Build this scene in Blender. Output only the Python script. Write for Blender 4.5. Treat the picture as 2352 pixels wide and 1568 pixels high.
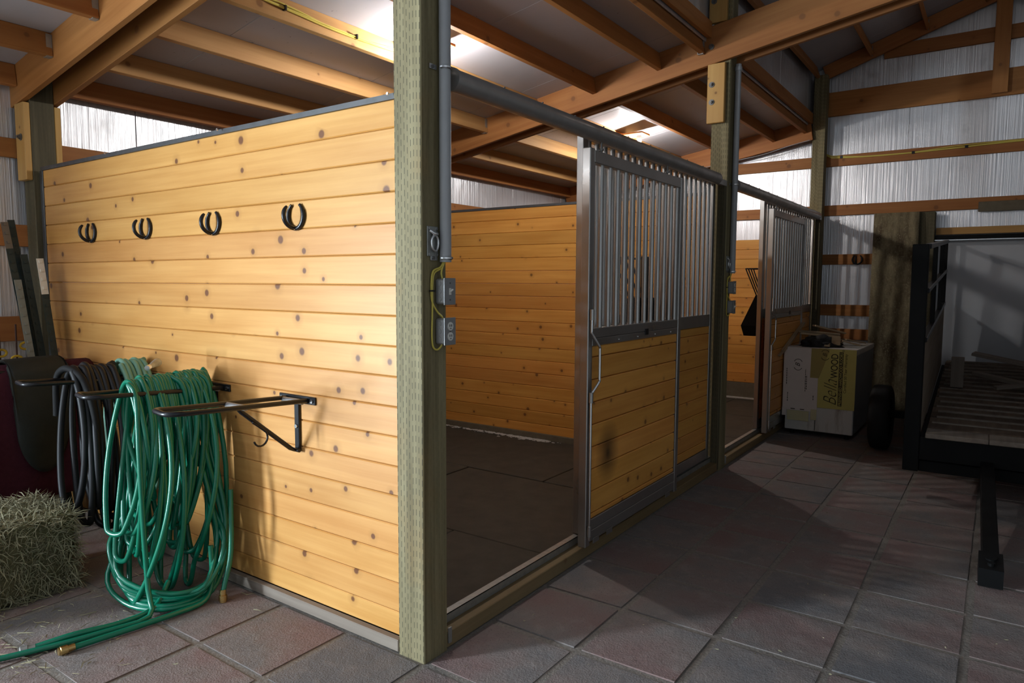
import bpy, bmesh, math, random
from mathutils import Vector, Matrix, noise
R = math.radians
rnd = random.Random(7)
SC = bpy.context.scene
COL = SC.collection
for o in list(bpy.data.objects):
    bpy.data.objects.remove(o)

# ------------------------------------------------------------------ camera, world, light, exposure
F_PX = 1597.3
cd = bpy.data.cameras.new('camera')
cam = bpy.data.objects.new('camera', cd); COL.objects.link(cam)
cd.sensor_fit = 'HORIZONTAL'; cd.sensor_width = 36.0; cd.lens = 36.0 * F_PX / 2352.0
cd.clip_start = 0.05; cd.clip_end = 200
yaw, pitch, roll = R(35.0124), R(-4.8927), R(-0.24669)
f = Vector((math.cos(yaw)*math.cos(pitch), math.sin(yaw)*math.cos(pitch), math.sin(pitch)))
rt = Vector((math.sin(yaw), -math.cos(yaw), 0)); dn = f.cross(rt)
rt2 = math.cos(roll)*rt + math.sin(roll)*dn
dn2 = -math.sin(roll)*rt + math.cos(roll)*dn
m3 = Matrix((rt2, -dn2, -f)).transposed()
cam.matrix_world = Matrix.Translation((-1.955, -1.784, 1.5)) @ m3.to_4x4()
SC.camera = cam

W = bpy.data.worlds.new('overcast_sky'); SC.world = W; W.use_nodes = True
W.node_tree.nodes['Background'].inputs[0].default_value = (0.62, 0.72, 0.85, 1)
W.node_tree.nodes['Background'].inputs[1].default_value = 0.6

DAY = bpy.data.lights.new('daylight_doorway', 'AREA'); DAY.shape = 'RECTANGLE'
DAY.size = 0.86; DAY.size_y = 2.2; DAY.energy = 1500; DAY.color = (0.74, 0.88, 1.0)
day = bpy.data.objects.new('daylight_doorway', DAY); COL.objects.link(day)
day.location = (-4.72, 3.66, 1.12); day.rotation_euler = (R(90), 0, 0)   # faces -Y, standing in the open doorway
day.rotation_euler = (R(-90), 0, 0)

BULB_STRENGTH = 1500.0; AISLE_STRENGTH = 120.0; TACK_STRENGTH = 420.0
SC.view_settings.view_transform = 'Standard'
try: SC.view_settings.look = 'None'
except Exception: pass
SC.view_settings.exposure = -0.25; SC.view_settings.gamma = 1.0
SC.view_settings.use_curve_mapping = False
SC.cycles.use_denoising = True
SC.cycles.max_bounces = 8; SC.cycles.diffuse_bounces = 5; SC.cycles.glossy_bounces = 4
SC.cycles.sample_clamp_indirect = 6
SC.cycles.caustics_reflective = False; SC.cycles.caustics_refractive = False
SC.cycles.use_light_tree = True

# ------------------------------------------------------------------ node helpers and materials
def new_mat(name):
    m = bpy.data.materials.new(name); m.use_nodes = True
    nt = m.node_tree; b = nt.nodes['Principled BSDF']
    return m, nt, b
def nd(nt, t, **kw):
    n = nt.nodes.new(t)
    for k, v in kw.items(): setattr(n, k, v)
    return n
def math_n(nt, op, a, b=None, c=None):
    n = nd(nt, 'ShaderNodeMath', operation=op)
    for i, v in enumerate((a, b, c)):
        if v is None: continue
        if isinstance(v, (int, float)): n.inputs[i].default_value = v
        else: nt.links.new(v, n.inputs[i])
    return n.outputs[0]
def mixc(nt, fac, a, b, mode='MIX'):
    n = nd(nt, 'ShaderNodeMix', data_type='RGBA', blend_type=mode)
    for s, v in ((n.inputs[0], fac), (n.inputs[6], a), (n.inputs[7], b)):
        if isinstance(v, (int, float)): s.default_value = v
        elif isinstance(v, tuple): s.default_value = (*v[:3], 1)
        else: nt.links.new(v, s)
    return n.outputs[2]
def maprange(nt, v, a, b, c=0.0, d=1.0):
    n = nd(nt, 'ShaderNodeMapRange'); n.clamp = True
    nt.links.new(v, n.inputs[0])
    for i, x in enumerate((a, b, c, d)): n.inputs[i+1].default_value = x
    return n.outputs[0]
def rand_coord(nt, spread=53.0):
    tc = nd(nt, 'ShaderNodeTexCoord'); oi = nd(nt, 'ShaderNodeObjectInfo')
    s = math_n(nt, 'MULTIPLY', oi.outputs['Random'], spread)
    a = nd(nt, 'ShaderNodeVectorMath', operation='ADD')
    nt.links.new(tc.outputs['Object'], a.inputs[0]); nt.links.new(s, a.inputs[1])
    return a.outputs[0], tc, oi
def scaled(nt, v, sx, sy, sz):
    m = nd(nt, 'ShaderNodeMapping'); nt.links.new(v, m.inputs[0]); m.inputs[3].default_value = (sx, sy, sz)
    return m.outputs[0]
def noise_n(nt, v, scale, detail=3.0, rough=0.55):
    n = nd(nt, 'ShaderNodeTexNoise'); nt.links.new(v, n.inputs['Vector'])
    n.inputs['Scale'].default_value = scale; n.inputs['Detail'].default_value = detail; n.inputs['Roughness'].default_value = rough
    return n.outputs[0]
def bump(nt, b, h, strength, dist=0.01):
    n = nd(nt, 'ShaderNodeBump'); n.inputs['Strength'].default_value = strength; n.inputs['Distance'].default_value = dist
    nt.links.new(h, n.inputs['Height']); nt.links.new(n.outputs[0], b.inputs['Normal'])

def wood(name, light, dark, knot=(0.13, 0.045, 0.02), knots=1.0, knot_scale=5.0, keep=0.5, rough=0.55, var=0.14, stain=None):
    m, nt, b = new_mat(name)
    v, tc, oi = rand_coord(nt)
    g = noise_n(nt, scaled(nt, v, 1.1, 26, 30), 1.0, 4, 0.6)
    g2 = noise_n(nt, scaled(nt, v, 1.5, 7, 7), 1.0, 2, 0.5)
    grain = math_n(nt, 'ADD', math_n(nt, 'MULTIPLY', g, 0.6), math_n(nt, 'MULTIPLY', g2, 0.5))
    col = mixc(nt, maprange(nt, grain, 0.40, 0.72), dark, light)
    hsv = nd(nt, 'ShaderNodeHueSaturation'); nt.links.new(col, hsv.inputs['Color'])
    r2 = math_n(nt, 'FRACT', math_n(nt, 'MULTIPLY', oi.outputs['Random'], 17.3))
    nt.links.new(maprange(nt, r2, 0, 1, 1-var, 1+var*0.7), hsv.inputs['Value'])
    nt.links.new(maprange(nt, oi.outputs['Random'], 0, 1, 0.496, 0.504), hsv.inputs['Hue'])
    col = hsv.outputs[0]
    if knots > 0:
        sp = nd(nt, 'ShaderNodeSeparateXYZ'); nt.links.new(v, sp.inputs[0])
        cb = nd(nt, 'ShaderNodeCombineXYZ')
        nt.links.new(sp.outputs[0], cb.inputs[0]); nt.links.new(math_n(nt, 'ADD', sp.outputs[2], sp.outputs[1]), cb.inputs[1])
        vo = nd(nt, 'ShaderNodeTexVoronoi', voronoi_dimensions='2D'); nt.links.new(cb.outputs[0], vo.inputs['Vector'])
        vo.inputs['Scale'].default_value = knot_scale
        spc = nd(nt, 'ShaderNodeSeparateColor'); nt.links.new(vo.outputs['Color'], spc.inputs[0])
        on = maprange(nt, spc.outputs[0], 1-keep, 1-keep+0.02)
        sz = maprange(nt, spc.outputs[1], 0, 1, 0.045, 0.125)
        dist = math_n(nt, 'DIVIDE', vo.outputs['Distance'], sz)
        wob = math_n(nt, 'ADD', dist, math_n(nt, 'MULTIPLY', math_n(nt, 'SUBTRACT', g2, 0.5), 0.7))
        core = math_n(nt, 'MULTIPLY', maprange(nt, wob, 1.0, 0.6), on)
        halo = math_n(nt, 'MULTIPLY', maprange(nt, wob, 2.6, 0.9), on)
        col = mixc(nt, math_n(nt, 'MULTIPLY', halo, 0.45*knots), col, tuple(x*0.75 for x in dark))
        col = mixc(nt, math_n(nt, 'MULTIPLY', core, 0.9*knots), col, knot)
    if stain is not None:                      # a soot smudge at one place on the door, in the door's own coordinates
        tcs = nd(nt, 'ShaderNodeTexCoord', object=stain[0])
        sub = nd(nt, 'ShaderNodeVectorMath', operation='SUBTRACT'); nt.links.new(tcs.outputs['Object'], sub.inputs[0]); sub.inputs[1].default_value = stain[1]
        ln = nd(nt, 'ShaderNodeVectorMath', operation='LENGTH'); nt.links.new(scaled(nt, sub.outputs[0], 1.0, 1.0, 0.8), ln.inputs[0])
        s = math_n(nt, 'ADD', ln.outputs['Value'], math_n(nt, 'MULTIPLY', math_n(nt, 'SUBTRACT', g2, 0.5), 0.06))
        col = mixc(nt, math_n(nt, 'MULTIPLY', maprange(nt, s, 0.15, 0.01), 0.93), col, (0.012, 0.012, 0.01))
    nt.links.new(col, b.inputs['Base Color']); b.inputs['Roughness'].default_value = rough
    b.inputs['Specular IOR Level'].default_value = 0.3
    bump(nt, b, g, 0.12, 0.004)
    return m

def pt_post(name, tint=1.0):
    m, nt, b = new_mat(name)
    v, tc, oi = rand_coord(nt)
    sp = nd(nt, 'ShaderNodeSeparateXYZ'); nt.links.new(tc.outputs['Object'], sp.inputs[0])
    g = noise_n(nt, scaled(nt, v, 1.2, 24, 24), 1.0, 4, 0.6)
    bl = noise_n(nt, scaled(nt, v, 2.2, 4, 4), 1.0, 3)
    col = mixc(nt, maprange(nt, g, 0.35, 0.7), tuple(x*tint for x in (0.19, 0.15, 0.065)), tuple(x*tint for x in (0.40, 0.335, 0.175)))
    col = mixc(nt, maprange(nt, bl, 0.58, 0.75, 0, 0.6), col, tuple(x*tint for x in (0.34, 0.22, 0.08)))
    u = math_n(nt, 'MULTIPLY', math_n(nt, 'ADD', math_n(nt, 'ADD', sp.outputs[1], sp.outputs[2]), 1.003), 62.0)
    cell = math_n(nt, 'FLOOR', u); fu = math_n(nt, 'FRACT', u)
    jit = math_n(nt, 'FRACT', math_n(nt, 'MULTIPLY', math_n(nt, 'SINE', math_n(nt, 'MULTIPLY', cell, 12.9)), 43.7))
    w = math_n(nt, 'ADD', math_n(nt, 'MULTIPLY', math_n(nt, 'ADD', sp.outputs[0], 10.0), 24.0), jit)
    fw = math_n(nt, 'FRACT', w)
    sn = nd(nt, 'ShaderNodeSeparateXYZ'); nt.links.new(tc.outputs['Normal'], sn.inputs[0])
    face = maprange(nt, math_n(nt, 'ABSOLUTE', sn.outputs[2]), 0.2, 0.8, 0.25, 1.0)
    cut = math_n(nt, 'MULTIPLY', math_n(nt, 'LESS_THAN', math_n(nt, 'ABSOLUTE', math_n(nt, 'SUBTRACT', fu, 0.5)), 0.085), math_n(nt, 'LESS_THAN', fw, 0.58))
    cut = math_n(nt, 'MULTIPLY', cut, face)
    col = mixc(nt, math_n(nt, 'MULTIPLY', cut, 0.85), col, (0.03, 0.026, 0.012))
    vo = nd(nt, 'ShaderNodeTexVoronoi'); nt.links.new(scaled(nt, v, 2.0, 2.4, 2.4), vo.inputs['Vector']); vo.inputs['Scale'].default_value = 1.0
    col = mixc(nt, maprange(nt, vo.outputs['Distance'], 0.10, 0.05, 0, 0.85), col, (0.06, 0.045, 0.02))
    nt.links.new(col, b.inputs['Base Color']); b.inputs['Roughness'].default_value = 0.75
    h = math_n(nt, 'SUBTRACT', math_n(nt, 'MULTIPLY', g, 0.4), cut)
    bump(nt, b, h, 0.35, 0.003)
    return m

def metal(name, col, rough=0.35, metallic=0.9, dust=0.25, dustcol=(0.25, 0.21, 0.16), scale=14.0):
    m, nt, b = new_mat(name)
    v, tc, oi = rand_coord(nt)
    n = noise_n(nt, v, scale, 3, 0.5)
    c = mixc(nt, maprange(nt, n, 0.30, 0.80, dust*.3, dust), col, dustcol)
    nt.links.new(c, b.inputs['Base Color'])
    b.inputs['Metallic'].default_value = metallic
    nt.links.new(maprange(nt, n, 0.3, 0.8, rough*0.8, min(1, rough*1.4)), b.inputs['Roughness'])
    return m

def plain(name, col, rough=0.5, metallic=0.0, noise_amt=0.15, scale=20.0, spec=0.5, bumps=0.0):
    m, nt, b = new_mat(name)
    v, tc, oi = rand_coord(nt)
    n = noise_n(nt, v, scale, 4, 0.6)
    c = mixc(nt, n, tuple(x*(1-noise_amt) for x in col), tuple(min(1, x*(1+noise_amt)) for x in col))
    nt.links.new(c, b.inputs['Base Color']); b.inputs['Roughness'].default_value = rough
    b.inputs['Metallic'].default_value = metallic; b.inputs['Specular IOR Level'].default_value = spec
    if bumps: bump(nt, b, n, bumps, 0.01)
    return m

M = {}
M['pine'] = wood('honey_pine_boards', (0.70, 0.37, 0.115), (0.57, 0.268, 0.068), knots=1.0, knot_scale=5.6, keep=0.42, rough=0.42, var=0.07)
M['pine_stall'] = wood('honey_pine_stall_boards', (0.78, 0.375, 0.085), (0.63, 0.265, 0.050), knots=0.85, knot_scale=6.5, keep=0.42, rough=0.42)
M['fir'] = wood('orange_fir_lumber', (0.44, 0.185, 0.055), (0.33, 0.125, 0.034), knot=(0.12, 0.05, 0.02), knots=0.6, knot_scale=4.2, keep=0.3, rough=0.6)
M['fir_lit'] = wood('lamp_lit_fir_lumber', (0.52, 0.29, 0.11), (0.40, 0.20, 0.068), knots=0.6, knot_scale=4.5, keep=0.3, rough=0.6)  # paler copy of the fir, strong bulb light painted into its colour
M['block'] = wood('yellow_pine_block', (0.66, 0.40, 0.13), (0.55, 0.30, 0.085), knots=0.7, knot_scale=8, keep=0.3, rough=0.55)
M['grey_wood'] = wood('weathered_grey_timber', (0.27, 0.225, 0.18), (0.18, 0.14, 0.11), knots=0.5, keep=0.3, rough=0.8)
M['sill_wood'] = wood('treated_sill_timber', (0.29, 0.21, 0.105), (0.20, 0.135, 0.06), knots=0.4, keep=0.3, rough=0.7)
M['scrap'] = wood('dusty_scrap_lumber', (0.50, 0.38, 0.24), (0.36, 0.25, 0.14), knots=0.3, rough=0.8, var=0.3)
M['deck'] = wood('worn_trailer_planks', (0.17, 0.12, 0.08), (0.09, 0.06, 0.04), knots=0.2, rough=0.8, var=0.3)
M['ply'] = wood('trailer_side_plywood', (0.24, 0.185, 0.14), (0.17, 0.125, 0.09), knots=0.2, rough=0.8)
M['post'] = pt_post('green_treated_post', 0.7)
M['post_dark_shaded'] = pt_post('shaded_dark_treated_post', 0.32)  # darker copy of the post wood; shade on the corner post painted in
M['kick'] = plain('treated_kick_board', (0.14, 0.115, 0.075), 0.8, noise_amt=0.3)
M['alu'] = metal('brushed_stall_metal', (0.50, 0.49, 0.475), 0.34, 0.9, 0.35, (0.26, 0.23, 0.19), 4)
M['galv'] = metal('galvanised_steel', (0.42, 0.43, 0.42), 0.45, 0.7, 0.6, (0.26, 0.25, 0.20), 30)
M['zinc'] = metal('bright_zinc', (0.72, 0.72, 0.72), 0.22, 1.0, 0.1)
M['pipe'] = metal('dusty_track_steel', (0.48, 0.46, 0.44), 0.36, 0.6, 0.6, (0.24, 0.21, 0.18), 9)
M['conduit'] = plain('grey_plastic_conduit', (0.36, 0.365, 0.37), 0.5, noise_amt=0.06)
M['black'] = plain('black_powder_coat', (0.010, 0.010, 0.012), 0.3, noise_amt=0.2, spec=0.4)
M['black_flat'] = plain('flat_black_steel', (0.005, 0.005, 0.005), 0.6, noise_amt=0.3, spec=0.15)
M['cap'] = metal('dark_channel_steel', (0.10, 0.105, 0.11), 0.45, 0.6, 0.4, (0.08, 0.07, 0.06))
M['bolt'] = metal('dark_bolt_steel', (0.16, 0.16, 0.16), 0.4, 0.8, 0.3)
M['rubber'] = plain('black_rubber', (0.008, 0.008, 0.008), 0.75, noise_amt=0.3, spec=0.3)
M['plate_grey'] = metal('grey_steel_cover', (0.34, 0.34, 0.34), 0.45, 0.55, 0.15)
M['ivory'] = plain('ivory_plastic', (0.72, 0.70, 0.64), 0.4, noise_amt=0.04)
M['yellow_cable'] = plain('yellow_cable_sheath', (0.62, 0.50, 0.09), 0.45, noise_amt=0.1)
M['white_door'] = plain('white_door_skin', (0.50, 0.51, 0.53), 0.4, noise_amt=0.05, scale=3)
M['hose'] = plain('green_vinyl_hose', (0.003, 0.17, 0.095), 0.26, noise_amt=0.12, spec=0.6)
M['hose_pale'] = plain('pale_green_hose', (0.17, 0.36, 0.26), 0.5, noise_amt=0.12)
M['hose_black'] = plain('black_rubber_hose', (0.008, 0.008, 0.009), 0.5, noise_amt=0.4, spec=0.4)
M['brass'] = metal('brass_fitting', (0.66, 0.45, 0.17), 0.3, 1.0, 0.2)
M['maroon'] = plain('maroon_quilted_cloth', (0.050, 0.009, 0.015), 0.9, noise_amt=0.35, scale=45, spec=0.2, bumps=0.3)
M['olive'] = plain('dark_olive_canvas', (0.014, 0.016, 0.012), 0.6, noise_amt=0.35, scale=25, spec=0.35, bumps=0.2)
M['tpost'] = plain('dark_green_fence_steel', (0.022, 0.034, 0.03), 0.5, noise_amt=0.3, spec=0.4)
M['tpost_grey'] = plain('grey_fence_steel', (0.20, 0.21, 0.18), 0.55, noise_amt=0.2)
M['white_paint'] = plain('chipped_white_paint', (0.72, 0.68, 0.58), 0.6, noise_amt=0.12)
M['stake'] = plain('rusty_stake', (0.055, 0.022, 0.014), 0.7, noise_amt=0.4)
M['yellow'] = plain('yellow_insulator', (0.62, 0.40, 0.03), 0.45, noise_amt=0.1)
M['hay'] = plain('dry_hay', (0.12, 0.105, 0.055), 0.9, noise_amt=0.5, scale=60, spec=0.15, bumps=0.6)
M['straw'] = plain('loose_straw', (0.32, 0.29, 0.18), 0.8, noise_amt=0.4, scale=5, spec=0.2)
M['card_white'] = plain('white_printed_card', (0.68, 0.61, 0.55), 0.8, noise_amt=0.08, scale=6)
M['card_yellow'] = plain('yellow_printed_card', (0.54, 0.47, 0.14), 0.8, noise_amt=0.10, scale=6)
M['card_olive'] = plain('olive_card', (0.36, 0.28, 0.09), 0.8, noise_amt=0.10, scale=6)
M['card_pale'] = plain('pale_dirty_card', (0.56, 0.51, 0.30), 0.8, noise_amt=0.15, scale=9)
M['ink'] = plain('black_print', (0.03, 0.022, 0.01), 0.8, noise_amt=0.1)
M['tarp'] = plain('dark_crumpled_cloth', (0.012, 0.010, 0.009), 0.85, noise_amt=0.4)
M['lime'] = plain('white_lime_powder', (0.52, 0.50, 0.46), 0.9, noise_amt=0.2)
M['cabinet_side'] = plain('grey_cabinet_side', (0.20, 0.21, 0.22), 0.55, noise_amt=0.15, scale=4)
M['liner'] = plain('pale_wall_liner', (0.22, 0.215, 0.21), 0.6, noise_amt=0.05, scale=3)
M['plaster'] = plain('far_wall_board', (0.16, 0.12, 0.09), 0.8)

def mk_cabinet_front():
    m, nt, b = new_mat('stained_white_enamel')
    v, tc, oi = rand_coord(nt)
    n = noise_n(nt, scaled(nt, v, 1, 9, 2.2), 1.0, 5, 0.65)
    c = mixc(nt, maprange(nt, n, 0.52, 0.72, 0, 0.75), (0.56, 0.54, 0.49), (0.18, 0.11, 0.06))
    nt.links.new(c, b.inputs['Base Color']); b.inputs['Roughness'].default_value = 0.45
    return m
M['cabinet'] = mk_cabinet_front()

def mk_foil():
    m, nt, b = new_mat('silver_bubble_foil')
    v, tc, oi = rand_coord(nt, 9)
    a = noise_n(nt, scaled(nt, v, 46, 46, 0.35), 1.0, 4, 0.65)
    c = noise_n(nt, scaled(nt, v, 3.0, 3.0, 2.2), 1.0, 4, 0.6)
    fine = noise_n(nt, scaled(nt, v, 18, 18, 22), 1.0, 3, 0.5)
    col = mixc(nt, maprange(nt, c, 0.62, 0.80, 0, 0.55), (0.74, 0.74, 0.76), (0.34, 0.34, 0.35))
    col = mixc(nt, maprange(nt, a, 0.50, 0.70, 0, 0.3), col, (0.30, 0.30, 0.32))
    nt.links.new(col, b.inputs['Base Color'])
    b.inputs['Metallic'].default_value = 0.7
    nt.links.new(maprange(nt, c, 0.3, 0.7, 0.28, 0.44), b.inputs['Roughness'])
    h = math_n(nt, 'ADD', a, math_n(nt, 'ADD', math_n(nt, 'MULTIPLY', fine, 0.12), math_n(nt, 'MULTIPLY', c, 0.8)))
    bump(nt, b, h, 0.6, 0.01)
    return m
M['foil'] = mk_foil()

def mk_ceiling():
    m, nt, b = new_mat('white_ceiling_sheet')
    v, tc, oi = rand_coord(nt)
    c = noise_n(nt, v, 2.5, 4, 0.6)
    sp = noise_n(nt, v, 28, 2, 0.5)
    col = mixc(nt, c, (0.36, 0.35, 0.375), (0.43, 0.42, 0.445))
    col = mixc(nt, maprange(nt, sp, 0.73, 0.78, 0, 0.8), col, (0.10, 0.09, 0.08))
    nt.links.new(col, b.inputs['Base Color']); b.inputs['Roughness'].default_value = 0.42
    bump(nt, b, c, 0.15, 0.02)
    return m
M['ceiling'] = mk_ceiling()

def mk_paver():
    m, nt, b = new_mat('rough_concrete_paver')
    v, tc, oi = rand_coord(nt, 31)
    big = noise_n(nt, v, 2.6, 3, 0.55)
    mid = noise_n(nt, v, 11, 4, 0.65)
    fine = noise_n(nt, v, 130, 3, 0.6)
    red, grey, blue = (0.225, 0.152, 0.139), (0.222, 0.188, 0.170), (0.160, 0.152, 0.152)
    t = math_n(nt, 'ADD', big, math_n(nt, 'MULTIPLY', math_n(nt, 'SUBTRACT', oi.outputs['Random'], 0.5), 0.16))
    col = mixc(nt, maprange(nt, t, 0.34, 0.58), red, grey)
    col = mixc(nt, maprange(nt, t, 0.52, 0.74), col, blue)
    col = mixc(nt, maprange(nt, mid, 0.52, 0.75, 0, 0.5), col, (0.30, 0.265, 0.24))
    col = mixc(nt, maprange(nt, fine, 0.40, 0.28, 0, 0.75), col, (0.055, 0.045, 0.04))
    col = mixc(nt, maprange(nt, fine, 0.68, 0.76, 0, 0.5), col, (0.42, 0.38, 0.35))
    nt.links.new(col, b.inputs['Base Color']); b.inputs['Roughness'].default_value = 0.82
    b.inputs['Specular IOR Level'].default_value = 0.3
    h = math_n(nt, 'ADD', math_n(nt, 'MULTIPLY', fine, 0.5), mid)
    bump(nt, b, h, 0.8, 0.007)
    return m
M['paver'] = mk_paver()
M['sand'] = plain('sandy_joint', (0.215, 0.188, 0.16), 0.95, noise_amt=0.5, scale=70, bumps=0.5)
M['mat'] = plain('dusty_rubber_mat', (0.062, 0.054, 0.040), 0.8, noise_amt=0.4, scale=7, spec=0.3)

def mk_slab():
    m, nt, b = new_mat('mossy_weathered_board')
    v, tc, oi = rand_coord(nt)
    a = noise_n(nt, scaled(nt, v, 1.6, 5, 5), 1.3, 6, 0.72)
    c = noise_n(nt, v, 55, 3, 0.6)
    col = mixc(nt, maprange(nt, a, 0.36, 0.66), (0.075, 0.05, 0.024), (0.30, 0.245, 0.14))
    col = mixc(nt, maprange(nt, c, 0.56, 0.7, 0, 0.6), col, (0.36, 0.31, 0.19))
    nt.links.new(col, b.inputs['Base Color']); b.inputs['Roughness'].default_value = 0.9
    bump(nt, b, a, 0.5, 0.02)
    return m
M['slab'] = mk_slab()

def mk_bulb(name, power):
    m = bpy.data.materials.new(name); m.use_nodes = True
    nt = m.node_tree; nt.nodes.clear()
    e = nt.nodes.new('ShaderNodeEmission'); o = nt.nodes.new('ShaderNodeOutputMaterial')
    e.inputs[0].default_value = (1.0, 0.98, 0.96, 1); e.inputs[1].default_value = power
    nt.links.new(e.outputs[0], o.inputs[0])
    return m
M['bulb'] = mk_bulb('lit_bulb', BULB_STRENGTH)
M['bulb_tack'] = mk_bulb('weak_lit_bulb', TACK_STRENGTH)
M['bulb_dim'] = mk_bulb('dim_lit_bulb', AISLE_STRENGTH)

# ------------------------------------------------------------------ object helpers
WM = {}
def put(name, me, mat=None, loc=(0, 0, 0), rot=None, parent=None):
    o = bpy.data.objects.new(name, me); COL.objects.link(o)
    w = Matrix.Translation(Vector(loc)) @ (rot.to_4x4() if rot is not None else Matrix.Identity(4))
    WM[o.name] = w
    if parent is not None:
        o.parent = parent; o.matrix_local = WM[parent.name].inverted() @ w
    else:
        o.matrix_local = w
    if mat is not None and me is not None:
        if not me.materials: me.materials.append(mat)
        elif me.materials[0] is not mat:
            o.material_slots[0].link = 'OBJECT'; o.material_slots[0].material = mat
    return o
def tag(o, label=None, cat=None, group=None, kind=None):
    for k, v in (('label', label), ('category', cat), ('group', group), ('kind', kind)):
        if v: o[k] = v
    return o
def thing(name, loc, label, cat, group=None, rot=None):
    return tag(put(name, None, None, loc, rot), label, cat, group)
def struct(name, me, mat, loc=(0, 0, 0)):
    return tag(put(name, me, mat, loc), kind='structure')
def dup(root, delta, label=None, group=None):
    """copy a thing with its parts and sub-parts, moved by delta"""
    def cp(o, parent):
        c = o.copy(); COL.objects.link(c)
        if parent is None:
            c.matrix_local = Matrix.Translation(delta) @ WM[o.name]; WM[c.name] = c.matrix_local.copy()
        else:
            c.parent = parent; c.matrix_local = o.matrix_local.copy(); WM[c.name] = WM[parent.name] @ c.matrix_local
        for k in KIDS.get(o.name, []): cp(k, c)
        return c
    global KIDS
    KIDS = {}
    for o in bpy.data.objects:
        if o.parent: KIDS.setdefault(o.parent.name, []).append(o)
    c = cp(root, None)
    if label: c['label'] = label
    if group: c['group'] = group
    return c

def finish(bm, name='mesh', smooth=False):
    me = bpy.data.meshes.new(name); bm.normal_update()
    bm.to_mesh(me); bm.free()
    if smooth:
        me.polygons.foreach_set('use_smooth', [True]*len(me.polygons))
    return me
CACHE = {}
def box_me(lx, ly, lz, bev=0.003):
    k = (round(lx, 4), round(ly, 4), round(lz, 4), bev)
    if k in CACHE: return CACHE[k]
    bm = bmesh.new(); bmesh.ops.create_cube(bm, size=1.0, matrix=Matrix.Diagonal((lx, ly, lz, 1)))
    if bev: bmesh.ops.bevel(bm, geom=bm.edges[:], offset=min(bev, lx*0.3, ly*0.3, lz*0.3), segments=1, affect='EDGES')
    CACHE[k] = finish(bm, 'box')
    return CACHE[k]
def frame(d, up=Vector((0, 0, 1))):
    x = Vector(d).normalized(); up = Vector(up)
    if abs(x.dot(up.normalized())) > 0.999: up = Vector((1, 0, 0))
    z = (up - x*x.dot(up)).normalized(); y = z.cross(x)
    return Matrix((x, y, z)).transposed()
def board(name, p0, p1, w, t, mat, parent=None, up=(0, 0, 1), bev=0.003):
    """lumber from p0 to p1: w along up, t across"""
    p0, p1 = Vector(p0), Vector(p1)
    return put(name, box_me((p1-p0).length, t, w, bev), mat, (p0+p1)/2, frame(p1-p0, up), parent)
def block(name, lo, hi, mat, parent=None, bev=0.003):
    lo, hi = Vector(lo), Vector(hi); d = hi-lo
    return put(name, box_me(d.x, d.y, d.z, bev), mat, (lo+hi)/2, None, parent)
def upright(name, lo, hi, mat, parent=None, bev=0.004):
    lo, hi = Vector(lo), Vector(hi); d = hi-lo; c = (lo+hi)/2
    return put(name, box_me(d.z, d.y, d.x, bev), mat, c, frame((0, 0, 1), (-1, 0, 0)), parent)

def add_box(bm, lo, hi):
    lo, hi = Vector(lo), Vector(hi); d = hi-lo
    bmesh.ops.create_cube(bm, size=1.0, matrix=Matrix.Translation((lo+hi)/2) @ Matrix.Diagonal((d.x, d.y, d.z, 1)))
def add_tube(bm, pts, r, seg=8, closed=False, caps=True):
    pts = [Vector(p) for p in pts]; n = len(pts)
    rr = r if isinstance(r, (list, tuple)) else [r]*n
    rings = []; nrm = None
    for i in range(n):
        if closed: t = pts[(i+1) % n] - pts[i-1]
        else: t = pts[min(i+1, n-1)] - pts[max(i-1, 0)]
        t.normalize()
        if nrm is None:
            a = Vector((0, 0, 1)) if abs(t.z) < 0.9 else Vector((1, 0, 0))
            nrm = (a - t*a.dot(t)).normalized()
        else:
            nrm = nrm - t*nrm.dot(t)
            nrm = nrm.normalized() if nrm.length > 1e-6 else t.orthogonal().normalized()
        b = t.cross(nrm)
        rings.append([bm.verts.new(pts[i] + rr[i]*(math.cos(2*math.pi*k/seg)*nrm + math.sin(2*math.pi*k/seg)*b)) for k in range(seg)])
    rng = range(n) if closed else range(n-1)
    for i in rng:
        A, B = rings[i], rings[(i+1) % n]
        for k in range(seg): bm.faces.new((A[k], A[(k+1) % seg], B[(k+1) % seg], B[k]))
    if not closed and caps:
        bm.faces.new(rings[0][::-1]); bm.faces.new(rings[-1])
def tube(name, pts, r, mat, parent=None, seg=8, closed=False):
    """world points; the object's origin is its first point"""
    o = Vector(pts[0]); bm = bmesh.new()
    add_tube(bm, [Vector(p)-o for p in pts], r, seg, closed)
    me = finish(bm, name, True)
    try: me.set_sharp_from_angle(angle=R(50))
    except Exception: pass
    return put(name, me, mat, o, None, parent)
def spline(pts, per=6):
    P = [Vector(p) for p in pts]; P = [2*P[0]-P[1]] + P + [2*P[-1]-P[-2]]; out = []
    for i in range(1, len(P)-2):
        for k in range(per):
            t = k/per; a, b, c, d = P[i-1], P[i], P[i+1], P[i+2]
            out.append(0.5*((2*b) + (c-a)*t + (2*a-5*b+4*c-d)*t*t + (3*b-a-3*c+d)*t**3))
    out.append(P[-2]); return out
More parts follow.
